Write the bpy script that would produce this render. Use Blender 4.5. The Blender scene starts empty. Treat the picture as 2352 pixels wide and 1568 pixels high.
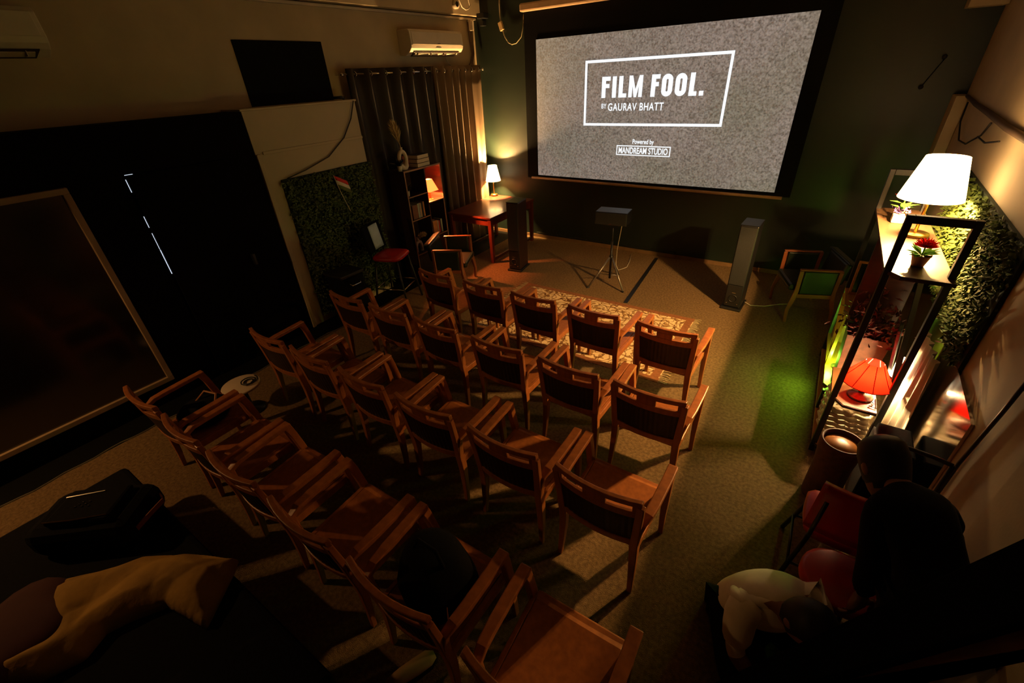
import bpy, math, random
from mathutils import Vector, Matrix
rnd = random.Random(7)
C = bpy.context.scene.collection
SC = bpy.context.scene

# ------------------------------------------------------------------ camera
W, H_ = 2352.0, 1568.0
YAW, PIT, ROL, FPX = 0.615634398, 0.550737513, 0.0588358356, 996.03
CAMZ = 2.6
_fw = Vector((-math.sin(YAW)*math.cos(PIT), math.cos(YAW)*math.cos(PIT), -math.sin(PIT)))
_r = Vector((math.cos(YAW), math.sin(YAW), 0.0)); _dn = _fw.cross(_r)
_c, _s = math.cos(ROL), math.sin(ROL)
RIGHT = _c*_r + _s*_dn; DOWN = -_s*_r + _c*_dn; FWD = _fw
cam = bpy.data.cameras.new('camera'); cam.sensor_width = 36.0; cam.lens = FPX*36.0/W
cam.clip_start = 0.02; cam.clip_end = 60
camo = bpy.data.objects.new('camera', cam); C.objects.link(camo)
mw = Matrix.Identity(4)
for i in range(3):
    mw[i][0] = RIGHT[i]; mw[i][1] = -DOWN[i]; mw[i][2] = -FWD[i]
mw[0][3], mw[1][3], mw[2][3] = 0, 0, CAMZ
camo.matrix_world = mw
SC.camera = camo

def ray(x, y): return RIGHT*((x-W/2)/FPX) + DOWN*((y-H_/2)/FPX) + FWD
def onz(x, y, z=0.0):
    d = ray(x, y); return d*((z-CAMZ)/d.z) + Vector((0, 0, CAMZ))
def onx(x, y, X):
    d = ray(x, y); return d*(X/d.x) + Vector((0, 0, CAMZ))
def ony(x, y, Y):
    d = ray(x, y); return d*(Y/d.y) + Vector((0, 0, CAMZ))

# ------------------------------------------------------------------ world, exposure
wd = bpy.data.worlds.new('world'); SC.world = wd; wd.use_nodes = True
wd.node_tree.nodes['Background'].inputs[0].default_value = (0.02, 0.016, 0.012, 1)
wd.node_tree.nodes['Background'].inputs[1].default_value = 0.3
SC.view_settings.view_transform = 'Standard'; SC.view_settings.look = 'None'
SC.view_settings.exposure = 0.0; SC.view_settings.gamma = 1.0
SC.view_settings.use_curve_mapping = False
SC.cycles.use_denoising = True
SC.cycles.max_bounces = 8; SC.cycles.diffuse_bounces = 4; SC.cycles.glossy_bounces = 4
SC.cycles.sample_clamp_indirect = 4.0

WARM = (1.0, 0.54, 0.18)
P_WHITE = 1400.0      # lamp on the right-hand shelf
P_DESK = 1300.0
P_RED = 190.0
P_REDL = 380.0
P_GREEN = 22.0
P_BACK = 140.0
P_SLIM = 40.0

def point_light(name, loc, power, col, rad=0.03, parent=None):
    l = bpy.data.lights.new(name, 'POINT'); l.energy = power; l.color = col; l.shadow_soft_size = rad
    o = bpy.data.objects.new(name, l); C.objects.link(o); o.location = loc
    if parent:
        o.parent = parent; o.location = Vector(loc) - Vector(parent.location)
    return o

# ------------------------------------------------------------------ materials
MATS = {}
def mat(name, col, rough=0.6, metal=0.0, var=0.12, scale=8.0, bump=0.0, bscale=None, spec=0.5,
        emit=None, estr=0.0, coat=0.0, stretch=None, col2=None, trans=0.0):
    if name in MATS: return MATS[name]
    m = bpy.data.materials.new(name); m.use_nodes = True
    nt = m.node_tree; b = nt.nodes['Principled BSDF']
    tc = nt.nodes.new('ShaderNodeTexCoord'); mp = nt.nodes.new('ShaderNodeMapping')
    nt.links.new(tc.outputs['Object'], mp.inputs[0])
    if stretch: mp.inputs['Scale'].default_value = stretch
    n = nt.nodes.new('ShaderNodeTexNoise'); n.inputs['Scale'].default_value = scale; n.inputs['Detail'].default_value = 4
    nt.links.new(mp.outputs[0], n.inputs[0])
    cr = nt.nodes.new('ShaderNodeValToRGB')
    c2 = col2 if col2 else tuple(min(1, c*(1+var)) for c in col); c1 = col if col2 else tuple(c*(1-var) for c in col)
    cr.color_ramp.elements[0].color = (*c1, 1); cr.color_ramp.elements[1].color = (*c2, 1)
    cr.color_ramp.elements[0].position = 0.3; cr.color_ramp.elements[1].position = 0.7
    nt.links.new(n.outputs['Fac'], cr.inputs[0]); nt.links.new(cr.outputs[0], b.inputs['Base Color'])
    b.inputs['Roughness'].default_value = rough; b.inputs['Metallic'].default_value = metal
    b.inputs['Specular IOR Level'].default_value = spec
    if coat: b.inputs['Coat Weight'].default_value = coat; b.inputs['Coat Roughness'].default_value = 0.12
    if trans: b.inputs['Transmission Weight'].default_value = trans
    if emit: b.inputs['Emission Color'].default_value = (*emit, 1); b.inputs['Emission Strength'].default_value = estr
    if bump:
        n2 = nt.nodes.new('ShaderNodeTexNoise'); n2.inputs['Scale'].default_value = bscale or scale*6; n2.inputs['Detail'].default_value = 3
        nt.links.new(mp.outputs[0], n2.inputs[0])
        bp = nt.nodes.new('ShaderNodeBump'); bp.inputs['Strength'].default_value = bump; bp.inputs['Distance'].default_value = 0.01
        nt.links.new(n2.outputs['Fac'], bp.inputs['Height']); nt.links.new(bp.outputs[0], b.inputs['Normal'])
    MATS[name] = m
    return m

CARPET = mat('carpet', (0.145, 0.092, 0.043), 0.95, scale=45, col2=(0.27, 0.172, 0.082), bump=0.9, bscale=200, spec=0.1)
BLACKFLOOR = mat('black_vinyl', (0.003, 0.003, 0.002), 0.8, spec=0.1)
GREENWALL = mat('green_paint', (0.0055, 0.0125, 0.0075), 0.45, var=0.15, scale=3, bump=0.08, bscale=30)
BLACKWALL = mat('black_paint', (0.0025, 0.0016, 0.001), 0.85, spec=0.08)
CREAM = mat('cream_paint', (0.42, 0.33, 0.21), 0.8, var=0.08, scale=2.5, bump=0.05, bscale=60)
CREAMPANEL = mat('cream_panel', (0.46, 0.37, 0.25), 0.6, var=0.06, scale=2)
CEIL = mat('ceiling_paint', (0.10, 0.08, 0.05), 0.9)
CHAIRP = mat('brown_plastic_wood', (0.33, 0.105, 0.025), 0.38, var=0.2, scale=5, stretch=(6, 6, 1), spec=0.45)
CHAIRD = mat('dark_plastic_weave', (0.022, 0.007, 0.003), 0.5, var=0.3, scale=30)
BLACKPL = mat('black_plastic', (0.010, 0.010, 0.011), 0.42, var=0.2)
BLACKSATIN = mat('black_satin', (0.009, 0.009, 0.010), 0.42, var=0.15, scale=20)
BLACKCLOTH = mat('black_cloth', (0.006, 0.006, 0.007), 0.95, var=0.3, scale=60, spec=0.1)
GRILLE = mat('speaker_grille', (0.012, 0.012, 0.012), 0.8, var=0.4, scale=120, bump=0.4, bscale=400)
WALNUT = mat('walnut_vinyl', (0.030, 0.012, 0.007), 0.4, var=0.35, scale=6, stretch=(8, 8, 1))
CHROME = mat('chrome', (0.62, 0.60, 0.56), 0.18, 1.0, var=0.05)
BRASS = mat('brass', (0.60, 0.36, 0.10), 0.28, 1.0, var=0.08)
MAHOG = mat('mahogany', (0.13, 0.022, 0.012), 0.28, var=0.3, scale=4, stretch=(1, 10, 1), coat=0.4)
DARKWOOD = mat('dark_wood', (0.035, 0.012, 0.008), 0.45, var=0.3, scale=5, stretch=(1, 8, 8))
ORANGEWOOD = mat('honey_wood', (0.40, 0.15, 0.03), 0.4, var=0.2, scale=5, stretch=(8, 1, 8), coat=0.2)
TOPWOOD = mat('dimmed_board_wood', (0.062, 0.034, 0.017), 0.45, var=0.2, scale=5, stretch=(8, 1, 8))  # shelf wood darkened to offset the strong light of the table lamp
LAMPWOOD = mat('dimmed_orange_wood', (0.11, 0.042, 0.010), 0.45, var=0.2, scale=5, stretch=(8, 1, 8))  # darker copy of the honey wood, offsets the glare of the red lamp
EDGEWOOD = mat('pale_edge_banding', (0.30, 0.15, 0.08), 0.5)
LEATHERG = mat('green_leather', (0.008, 0.013, 0.006), 0.36, var=0.25, scale=14, bump=0.15, bscale=120, spec=0.6)
CHWOOD = mat('chair_frame_wood', (0.22, 0.06, 0.02), 0.35, var=0.2, scale=6, coat=0.2)
REDVINYL = mat('red_vinyl', (0.42, 0.012, 0.012), 0.4, var=0.12, scale=6, spec=0.5)
WHITEPL = mat('white_plastic', (0.62, 0.54, 0.42), 0.4, var=0.05)
WHITEPL2 = mat('aged_white_plastic', (0.50, 0.42, 0.32), 0.45, var=0.08)
CERAM = mat('matte_ceramic', (0.62, 0.50, 0.38), 0.7, var=0.06)
PAMPAS = mat('pampas_plume', (0.62, 0.47, 0.26), 0.95, var=0.25, scale=40)
LEAFD = mat('leaf_dark', (0.065, 0.095, 0.024), 0.5, var=0.5, scale=9)
LEAFR = mat('leaf_green', (0.060, 0.088, 0.017), 0.75, spec=0.2, var=0.45, scale=9)
LEAFB = mat('leaf_backing', (0.012, 0.022, 0.008), 0.9)
PLANTG = mat('plant_green', (0.07, 0.22, 0.04), 0.45, var=0.3, scale=20)
PETALR = mat('red_petal', (0.50, 0.012, 0.012), 0.6, var=0.2, scale=30)
PETALP = mat('purple_petal', (0.20, 0.09, 0.35), 0.6, var=0.3, scale=30)
PETALM = mat('maroon_petal', (0.09, 0.014, 0.010), 0.7, var=0.4, scale=30)
def petal_mat(name, col):
    m = bpy.data.materials.new(name); m.use_nodes = True; nt = m.node_tree; nt.nodes.clear()
    o = nt.nodes.new('ShaderNodeOutputMaterial'); a = nt.nodes.new('ShaderNodeBsdfTranslucent'); d = nt.nodes.new('ShaderNodeBsdfDiffuse'); x = nt.nodes.new('ShaderNodeMixShader')
    n = nt.nodes.new('ShaderNodeTexNoise'); n.inputs['Scale'].default_value = 40; r = nt.nodes.new('ShaderNodeValToRGB')
    r.color_ramp.elements[0].color = (*[c*.75 for c in col], 1); r.color_ramp.elements[1].color = (*[min(1, c*1.2) for c in col], 1)
    nt.links.new(n.outputs['Fac'], r.inputs[0])
    for q in (a, d): nt.links.new(r.outputs[0], q.inputs[0])
    x.inputs[0].default_value = .5; nt.links.new(a.outputs[0], x.inputs[1]); nt.links.new(d.outputs[0], x.inputs[2]); nt.links.new(x.outputs[0], o.inputs[0])
    MATS[name] = m; return m
PETALR = petal_mat('red_petal_thin', (.80, .022, .014)); PLANTG = petal_mat('green_leaf_thin', (.07, .20, .03)); PETALP = petal_mat('purple_petal_thin', (.20, .09, .35))
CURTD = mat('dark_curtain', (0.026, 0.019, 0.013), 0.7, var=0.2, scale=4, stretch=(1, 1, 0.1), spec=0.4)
CURTLIT = mat('lit_curtain', (0.14, 0.095, 0.055), 0.6, var=0.2, scale=4, stretch=(1, 1, 0.1), spec=0.4)  # paler copy of the curtain cloth; desk lamp light put into its colour
PAGE = mat('book_pages', (0.60, 0.48, 0.34), 0.85, var=0.1, scale=60, stretch=(1, 1, 8))
MIRROR = mat('mirror_glass', (0.55, 0.50, 0.45), 0.10, 1.0, var=0.03)
DARKGLASS = mat('dark_glass', (0.006, 0.005, 0.004), 0.16, spec=1.0, coat=1.0)
FRAMEW = mat('pale_frame', (0.34, 0.23, 0.13), 0.5, var=0.1)
WHITECLOTH = mat('white_sheer', (0.70, 0.62, 0.48), 0.8, var=0.05)
RUFFLE = mat('white_ruffle', (0.70, 0.60, 0.44), 0.75, var=0.08)
SKIN = mat('skin', (0.22, 0.09, 0.05), 0.5, var=0.1)
HAIR = mat('black_hair', (0.003, 0.0025, 0.0025), 0.6, var=0.3, scale=60)
SHIRT = mat('pale_shirt_cloth', (0.72, 0.62, 0.50), 0.9, var=0.1, scale=12)
MUSTARD = mat('mustard_cloth', (0.36, 0.20, 0.035), 0.9, var=0.25, scale=6, bump=0.4, bscale=25)
MAROON = mat('maroon_cloth', (0.045, 0.005, 0.005), 0.9)
GREYEDGE = mat('carpet_edge', (0.12, 0.10, 0.07), 0.9)
BROWNTRIM = mat('brown_baseboard', (0.17, 0.09, 0.035), 0.6, var=0.25, scale=6)
POTBROWN = mat('brown_pot', (0.22, 0.10, 0.05), 0.7)
BROWNBOX = mat('brown_wicker', (0.09, 0.03, 0.012), 0.7, var=0.3, scale=30)

def emis(name, col, strength):
    m = bpy.data.materials.new(name); m.use_nodes = True
    b = m.node_tree.nodes['Principled BSDF']; b.inputs['Base Color'].default_value = (0, 0, 0, 1)
    b.inputs['Specular IOR Level'].default_value = 0
    b.inputs['Emission Color'].default_value = (*col, 1); b.inputs['Emission Strength'].default_value = strength
    MATS[name] = m
    return m

def shade_mat(name, base, glow, strength):
    """lamp shade lit from the bulb inside: the cloth glows, brightest at bulb height"""
    m = bpy.data.materials.new(name); m.use_nodes = True
    nt = m.node_tree; b = nt.nodes['Principled BSDF']
    n = nt.nodes.new('ShaderNodeTexNoise'); n.inputs['Scale'].default_value = 60
    mr = nt.nodes.new('ShaderNodeMapRange'); mr.inputs[3].default_value = 0.94; mr.inputs[4].default_value = 1.06
    nt.links.new(n.outputs['Fac'], mr.inputs[0])
    mx = nt.nodes.new('ShaderNodeMath'); mx.operation = 'MULTIPLY'; mx.inputs[1].default_value = strength
    nt.links.new(mr.outputs[0], mx.inputs[0])
    b.inputs['Base Color'].default_value = (*base, 1); b.inputs['Roughness'].default_value = 0.9
    b.inputs['Emission Color'].default_value = (*glow, 1)
    nt.links.new(mx.outputs[0], b.inputs['Emission Strength'])
    MATS[name] = m
    return m

# ------------------------------------------------------------------ mesh helpers
class MB:
    def __init__(s): s.v = []; s.f = []
    def add(s, vs, fs):
        o = len(s.v); s.v += [tuple(v) for v in vs]; s.f += [tuple(i+o for i in f) for f in fs]; return s
    def box(s, x0, x1, y0, y1, z0, z1, M=None):
        vs = [Vector((x, y, z)) for z in (z0, z1) for y in (y0, y1) for x in (x0, x1)]
        if M: vs = [M @ v for v in vs]
        return s.add(vs, [(0,2,3,1),(4,5,7,6),(0,1,5,4),(2,6,7,3),(0,4,6,2),(1,3,7,5)])
    def loft(s, rings, cap=True, closed=True):
        n = len(rings[0]); vs = [p for r in rings for p in r]; fs = []
        for i in range(len(rings)-1):
            for j in range(n if closed else n-1):
                a = i*n+j; b = i*n+(j+1) % n; fs.append((a, b, b+n, a+n))
        if cap: fs.append(tuple(range(n-1, -1, -1))); fs.append(tuple((len(rings)-1)*n+j for j in range(n)))
        return s.add(vs, fs)
    def beam(s, pts, ws, hs, side=Vector((1, 0, 0))):
        pts = [Vector(p) for p in pts]; rings = []
        if not isinstance(ws, (list, tuple)): ws = [ws]*len(pts)
        if not isinstance(hs, (list, tuple)): hs = [hs]*len(pts)
        side = Vector(side)
        for i, p in enumerate(pts):
            t = (pts[min(i+1, len(pts)-1)]-pts[max(i-1, 0)]).normalized()
            sd = (side - t*side.dot(t)).normalized(); n = t.cross(sd)
            w, h = ws[i]/2, hs[i]/2
            rings.append([p+sd*a+n*b for a, b in ((-w, -h), (w, -h), (w, h), (-w, h))])
        return s.loft(rings)
    def tube(s, pts, r, n=8, cap=True):
        pts = [Vector(p) for p in pts]; rings = []
        if not isinstance(r, (list, tuple)): r = [r]*len(pts)
        prev = None
        for i, p in enumerate(pts):
            t = (pts[min(i+1, len(pts)-1)]-pts[max(i-1, 0)]).normalized()
            if prev is None: prev = t.orthogonal().normalized()
            sd = (prev - t*prev.dot(t)).normalized(); prev = sd; q = t.cross(sd)
            rings.append([p+(sd*math.cos(a)+q*math.sin(a))*r[i] for a in [2*math.pi*k/n for k in range(n)]])
        return s.loft(rings, cap)
    def lathe(s, prof, c=(0, 0, 0), n=24, cap=True, sq=False):
        c = Vector(c); rings = []
        for r, z in prof:
            ring = []
            for k in range(n):
                a = 2*math.pi*k/n; ring.append(c+Vector((r*math.cos(a), r*math.sin(a), z)))
            rings.append(ring)
        return s.loft(rings, cap)
    def ball(s, c, rx, ry=None, rz=None, n=12, m=8, M=None):
        ry = rx if ry is None else ry; rz = rx if rz is None else rz; c = Vector(c); rings = []
        for i in range(1, m):
            th = math.pi*i/m; ring = []
            for k in range(n):
                a = 2*math.pi*k/n
                p = Vector((rx*math.sin(th)*math.cos(a), ry*math.sin(th)*math.sin(a), -rz*math.cos(th)))
                ring.append(c + (M @ p if M else p))
            rings.append(ring)
        return s.loft(rings)
    def sheet(s, fn, nu, nv, thick=0.0):
        """grid of fn(u,v); thick>0 closes it into a slab along normal fn offset"""
        vs = [Vector(fn(i/nu, j/nv)) for j in range(nv+1) for i in range(nu+1)]
        fs = [(j*(nu+1)+i, j*(nu+1)+i+1, (j+1)*(nu+1)+i+1, (j+1)*(nu+1)+i) for j in range(nv) for i in range(nu)]
        return s.add(vs, fs)
    def slab(s, poly, z0, z1):
        n = len(poly)
        vs = [Vector((x, y, z0)) for x, y in poly] + [Vector((x, y, z1)) for x, y in poly]
        return s.add(vs, [tuple(range(n-1, -1, -1)), tuple(range(n, 2*n))] + [(i, (i+1) % n, n+(i+1) % n, n+i) for i in range(n)])
    def mesh(s, name, m, smooth=False):
        me = bpy.data.meshes.new(name); me.from_pydata(s.v, [], s.f); me.update()
        if m: me.materials.append(m)
        if smooth:
            for p in me.polygons: p.use_smooth = True
        return me
    def build(s, name, m, parent=None, smooth=False, bevel=0.0, solid=0.0, autosm=False):
        o = bpy.data.objects.new(name, s.mesh(name, m, smooth)); C.objects.link(o)
        if parent: o.parent = parent; o.matrix_parent_inverse = parent.matrix_basis.inverted()
        if solid:
            k = o.modifiers.new('solid', 'SOLIDIFY'); k.thickness = solid; k.offset = 0
        if bevel:
            k = o.modifiers.new('bevel', 'BEVEL'); k.width = bevel; k.segments = 2; k.limit_method = 'ANGLE'
        return o

def L(o, label, cat, group=None):
    o['label'] = label; o['category'] = cat
    if group: o['group'] = group
    return o
def S(o): o['kind'] = 'structure'; return o
def thing(name, label, cat, loc=(0, 0, 0), group=None):
    e = bpy.data.objects.new(name, None); C.objects.link(e); e.location = loc; e.empty_display_size = 0.1
    return L(e, label, cat, group)
def copy_tree(o, parent=None):
    c = o.copy(); C.objects.link(c)
    if parent: c.parent = parent
    for ch in list(o.children): copy_tree(ch, c)
    return c
def rot(axis, deg): return Matrix.Rotation(math.radians(deg), 4, axis)
def place(c, rz=0): return Matrix.Translation(Vector(c)) @ Matrix.Rotation(math.radians(rz), 4, 'Z')

# ------------------------------------------------------------------ the room
XL, XR, YF, YB, ZC = -5.20, 1.04, 6.81, -2.6, 3.95
def xw(y): return max(.89, .905+.0329*(y-2.4))      # right wall, slightly out of square
XP = -4.86        # lower built-out part of the left wall
S(MB().box(-4.53, XR, YB, YF, -0.06, 0.0).build('floor', CARPET))
S(MB().box(XL, -4.53, YB, YF, -0.06, -0.004).build('trim_1', BLACKFLOOR))
def edge_pts():
    p = []
    for i in range(60):
        y = YB+0.1+(3.2-YB)*i/59; p.append((-4.53+0.012*math.sin(i*1.7)+0.008*math.sin(i*.61), y, 0.004))
    return p
S(MB().tube(edge_pts(), 0.006, 6).build('trim_2', GREYEDGE))
S(MB().box(XL-0.15, XR+0.15, YF, YF+0.12, -0.06, ZC).build('wall_front', GREENWALL))
S(MB().box(XL-0.15, XL, YB, YF, -0.06, ZC).build('wall_left', CREAM))
S(MB().slab([(xw(YB), YB), (xw(1.94), 1.94), (xw(YF), YF), (xw(YF)+.3, YF), (xw(YF)+.3, YB)], -0.06, ZC).build('wall_right', CREAM))
S(MB().box(XL-0.15, XR+0.15, YB-0.15, YB, -0.06, ZC).build('wall_back', BLACKWALL))
S(MB().box(XL-0.15, XR+0.15, YB-0.15, YF+0.12, ZC, ZC+0.1).build('ceiling', CEIL))
S(MB().box(XL, XL+0.14, YB, YF-0.001, 3.40, ZC).build('trim_3', CREAM, bevel=0.004))           # beam over the left wall
S(MB().box(0.76, XR, 6.60, YF, 2.92, ZC).build('trim_4', CREAM, bevel=0.004))                  # beam stub
S(MB().box(XR-0.10, XR, 6.55, YF, 0, 2.20).build('trim_5', CREAM, bevel=0.006))                # pilaster right
S(MB().box(XL, XR, YF-0.016, YF, 0.0, 0.055).build('baseboard_front', BROWNTRIM))
S(MB().box(XL, XL+0.05, YB, YF, 3.36, 3.385).build('trim_6', WHITEPL2))                       # conduit line on the left wall
# built-out lower part of left wall : black half and pale panel half
S(MB().box(XL, XP, YB, 2.515, 0, 2.425).build('wall_left_lower', BLACKWALL))
pan = S(MB().box(XL, XP, 2.52, 3.90, 0, 2.425).build('wall_left_panel', CREAMPANEL, bevel=0.004))
MB().box(XP, XP+0.012, 2.60, 3.90, 2.02, 2.05).build('moulding', CREAMPANEL, pan, bevel=0.004)
MB().box(XP, XP+0.025, 2.52, 2.565, 0, 2.03).build('moulding', CREAMPANEL, pan, bevel=0.004)
MB().box(XL, XP+0.02, 2.50, 3.91, 2.425, 2.445).build('ledge', CREAMPANEL, pan, bevel=0.004)
# high black window / vent in the upper wall
w1 = S(MB().box(XL, XL+0.012, 2.83, 3.865, 2.44, 3.035).build('window_1', BLACKCLOTH))
# door with daylight showing round its edge
dr = S(MB().box(XP, XP+0.03, 1.38, 2.25, 0, 2.04).build('door_1', BLACKWALL, bevel=0.004))
gl = emis('daylight', (0.75, 0.85, 1.0), 0.9)
for (z0, z1, w) in ((1.905, 2.01, .0045), (1.60, 1.70, .0045), (1.40, 1.55, .004), (1.16, 1.395, .006)):
    MB().box(XP+0.001, XP+0.004, 1.372, 1.372+w, z0, z1).build('daylight_gap', gl, dr)
MB().box(XP+0.001, XP+0.004, 1.38, 1.44, 2.041, 2.045).build('daylight_gap', gl, dr)
MB().box(XP+0.03, XP+0.08, 2.10, 2.13, 1.0, 1.12).build('door_handle', BLACKPL, dr, bevel=0.006)

# big framed board / mirror leaning on the black wall
t = thing('framed_glass_panel', 'huge dark glass panel in a thin pale frame against the black left wall', 'glass panel', (XP, 0.2, 0.2))
fy0, fy1, fz0, fz1, fx = -1.6, 0.98, 0.20, 2.03, XP+0.03
MB().box(XP+0.002, fx-0.008, fy0+.02, fy1-.02, fz0+.02, fz1-.02).build('glass', DARKGLASS, t)
MB().box(XP+0.002, fx+.02, fy0, fy1, fz0, fz0+.045).build('frame_rail', FRAMEW, t, bevel=.004)
MB().box(XP+0.002, fx+.02, fy0, fy1, fz1-.045, fz1).build('frame_rail', FRAMEW, t, bevel=.004)
MB().box(XP+0.002, fx+.02, fy1-.045, fy1, fz0+.045, fz1-.045).build('frame_stile', FRAMEW, t, bevel=.004)
MB().box(XP+0.002, fx+.02, fy0, fy0+.045, fz0+.045, fz1-.045).build('frame_stile', FRAMEW, t, bevel=.004)

# ------------------------------------------------------------------ projection screen
YS = 6.70
t = thing('projection_screen', 'large pull-down projection screen showing a white film title, on the green wall', 'screen', (-2.2, YS, 1.05))
def scr(px, py): p = ony(px, py, YS); return p.x, p.z
xl, xr = scr(1234, 250)[0], scr(1828, 250)[0]
zt = scr(1560, 57)[1]; zb = scr(1500, 421)[1]
MB().box(-4.19, -0.24, YS+0.002, YS+0.010, 1.075, 3.37).build('black_border', BLACKCLOTH, t)
def screen_mat():
    m = bpy.data.materials.new('projected_grey'); m.use_nodes = True; nt = m.node_tree
    b = nt.nodes['Principled BSDF']; b.inputs['Base Color'].default_value = (0.3, 0.3, 0.3, 1); b.inputs['Roughness'].default_value = 0.9
    tc = nt.nodes.new('ShaderNodeTexCoord')
    n = nt.nodes.new('ShaderNodeTexNoise'); n.inputs['Scale'].default_value = 48; n.inputs['Detail'].default_value = 3
    n2 = nt.nodes.new('ShaderNodeTexNoise'); n2.inputs['Scale'].default_value = 1.1; n2.inputs['Detail'].default_value = 1
    for q in (n, n2): nt.links.new(tc.outputs['Object'], q.inputs[0])
    mr = nt.nodes.new('ShaderNodeMapRange'); mr.inputs[1].default_value = .3; mr.inputs[2].default_value = .7; mr.inputs[3].default_value = 0.40; mr.inputs[4].default_value = 1.60
    nt.links.new(n.outputs['Fac'], mr.inputs[0])
    cr = nt.nodes.new('ShaderNodeValToRGB'); cr.color_ramp.elements[0].color = (0.150, 0.136, 0.108, 1); cr.color_ramp.elements[1].color = (0.180, 0.150, 0.132, 1)
    cr.color_ramp.elements[0].position = .35; cr.color_ramp.elements[1].position = .65
    nt.links.new(n2.outputs['Fac'], cr.inputs[0]); nt.links.new(cr.outputs[0], b.inputs['Emission Color'])
    nt.links.new(mr.outputs[0], b.inputs['Emission Strength']); return m
MB().box(xl, xr, YS-0.004, YS+0.002, zb, zt).build('projected_image', screen_mat(), t)
MB().tube([(-4.11, YS-.005, 1.075), (-0.325, YS-.005, 1.06)], 0.020, 10).build('bottom_bar', mat('bar_wood', (.40, .22, .12), .5), t, smooth=True)
cs = MB().box(-4.22, -0.20, YS-.07, YS+.06, 3.365, 3.465).build('roller_case', mat('case_paint', (.55, .36, .22), .5), t, bevel=.02)
TXT = emis('projected_white', (0.90, 0.95, 1.0), 1.15)
def line_px(a, b, wpx):
    ax, az = scr(*a); bx, bz = scr(*b); return (ax, az), (bx, bz)
def frame_strip(name, corners, wd_):
    """closed frame from 4 pixel corners (outer)"""
    m = MB(); P = [Vector((*scr(*c), 0)) for c in corners]; cen = sum(P, Vector())/4
    x0, x1 = min(p.x for p in P), max(p.x for p in P); z0, z1 = min(p.y for p in P), max(p.y for p in P)
    y0, y1 = YS-.0065, YS-.004
    m.box(x0, x1, y0, y1, z1-wd_, z1); m.box(x0, x1, y0, y1, z0, z0+wd_)
    m.box(x0, x0+wd_, y0, y1, z0+wd_, z1-wd_); m.box(x1-wd_, x1, y0, y1, z0+wd_, z1-wd_)
    return m.build(name, TXT, t)
def rect_avg(l, r, tp, bt):
    return [(l, tp), (r, tp), (r, bt), (l, bt)]
# corner averages: outer frame on screen
fL = scr(1343, 214)[0]; fR = scr(1673, 204)[0]; fT = (scr(1345, 140)[1]+scr(1689, 115)[1])/2; fB = (scr(1342, 288)[1]+scr(1658, 291)[1])/2
def strip_frame(name, x0, x1, z0, z1, w):
    m = MB(); y0, y1 = YS-.0065, YS-.004
    m.box(x0, x1, y0, y1, z1-w, z1); m.box(x0, x1, y0, y1, z0, z0+w); m.box(x0, x0+w, y0, y1, z0+w, z1-w); m.box(x1-w, x1, y0, y1, z0+w, z1-w)
    return m.build(name, TXT, t)
strip_frame('title_frame', fL, fR, fB, fT, 0.032)
def text(body, x0, x1, z0, z1, name, offset=0.0, space=1.0, m=None, y=None, parent=None, rotm=None):
    cu = bpy.data.curves.new(name, 'FONT'); cu.body = body; cu.offset = offset; cu.space_character = space
    ob = bpy.data.objects.new(name, cu); C.objects.link(ob)
    dg = bpy.context.evaluated_depsgraph_get(); dg.update()
    me = bpy.data.meshes.new_from_object(ob.evaluated_get(dg)); bpy.data.objects.remove(ob)
    xs = [v.co.x for v in me.vertices]; ys = [v.co.y for v in me.vertices]
    a0, a1, b0, b1 = min(xs), max(xs), min(ys), max(ys)
    for v in me.vertices:
        u = (v.co.x-a0)/(a1-a0); w = (v.co.y-b0)/(b1-b0)
        q = Vector((x0+(x1-x0)*u, y if y is not None else YS-.0055, z0+(z1-z0)*w))
        v.co = rotm @ q if rotm else q
    me.materials.clear(); me.materials.append(m or TXT)
    o = bpy.data.objects.new(name, me); C.objects.link(o)
    p = parent or t
    o.parent = p; o.matrix_parent_inverse = p.matrix_basis.inverted()
    return o
def text_px(body, l, r, midy, midx, tp, bt, name, **k):
    return text(body, scr(l, midy)[0], scr(r, midy)[0], scr(midx, bt)[1], scr(midx, tp)[1], name, **k)
def letter(ch, x, z, w, h, k):
    y0, y1 = YS-.0065, YS-.004; m = MB(); b = lambda a, c, d, e: m.box(x+a, x+c, y0, y1, z+d, z+e)
    def pr(pts):
        n = len(pts); vs = [Vector((x+p[0], yy_, z+p[1])) for yy_ in (y0, y1) for p in pts]
        m.add(vs, [tuple(range(n)), tuple(range(2*n-1, n-1, -1))]+[(i, n+i, n+(i+1) % n, (i+1) % n) for i in range(n)])
    if ch == 'F': b(0, k, 0, h); b(k, w, h-k*.85, h); b(k, w*.9, h*.47, h*.47+k*.85)
    elif ch == 'I': b(0, w, 0, h)
    elif ch == 'L': b(0, k, 0, h); b(k, w, 0, k*.85)
    elif ch == '.': b(0, w, 0, w)
    elif ch == 'M':
        b(0, k*.85, 0, h); b(w-k*.85, w, 0, h)
        pr([(k*.85, h), (k*.85, h*.55), (w/2-k*.3, 0), (w/2+k*.3, 0), (w-k*.85, h*.55), (w-k*.85, h), (w/2, h*.36)])
    elif ch == 'O':
        N = 28; out, inn = [], []
        for i in range(N):
            a = 2*math.pi*i/N; ca, sa = math.cos(a), math.sin(a)
            r = w/2; out.append((w/2+r*ca, (h-r if sa > 0 else r)+r*sa)); ri = w/2-k; inn.append((w/2+ri*ca, (h-r if sa > 0 else r)+ri*sa*1.05))
        vs = [Vector((x+p[0], yy_, z+p[1])) for yy_ in (y0, y1) for p in out+inn]; fs = []
        for i in range(N):
            j = (i+1) % N; fs += [(i, j, N+j, N+i), (2*N+i, 3*N+i, 3*N+j, 2*N+j), (i, 2*N+i, 2*N+j, j), (N+i, N+j, 3*N+j, 3*N+i)]
        m.add(vs, fs)
    return m
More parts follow.
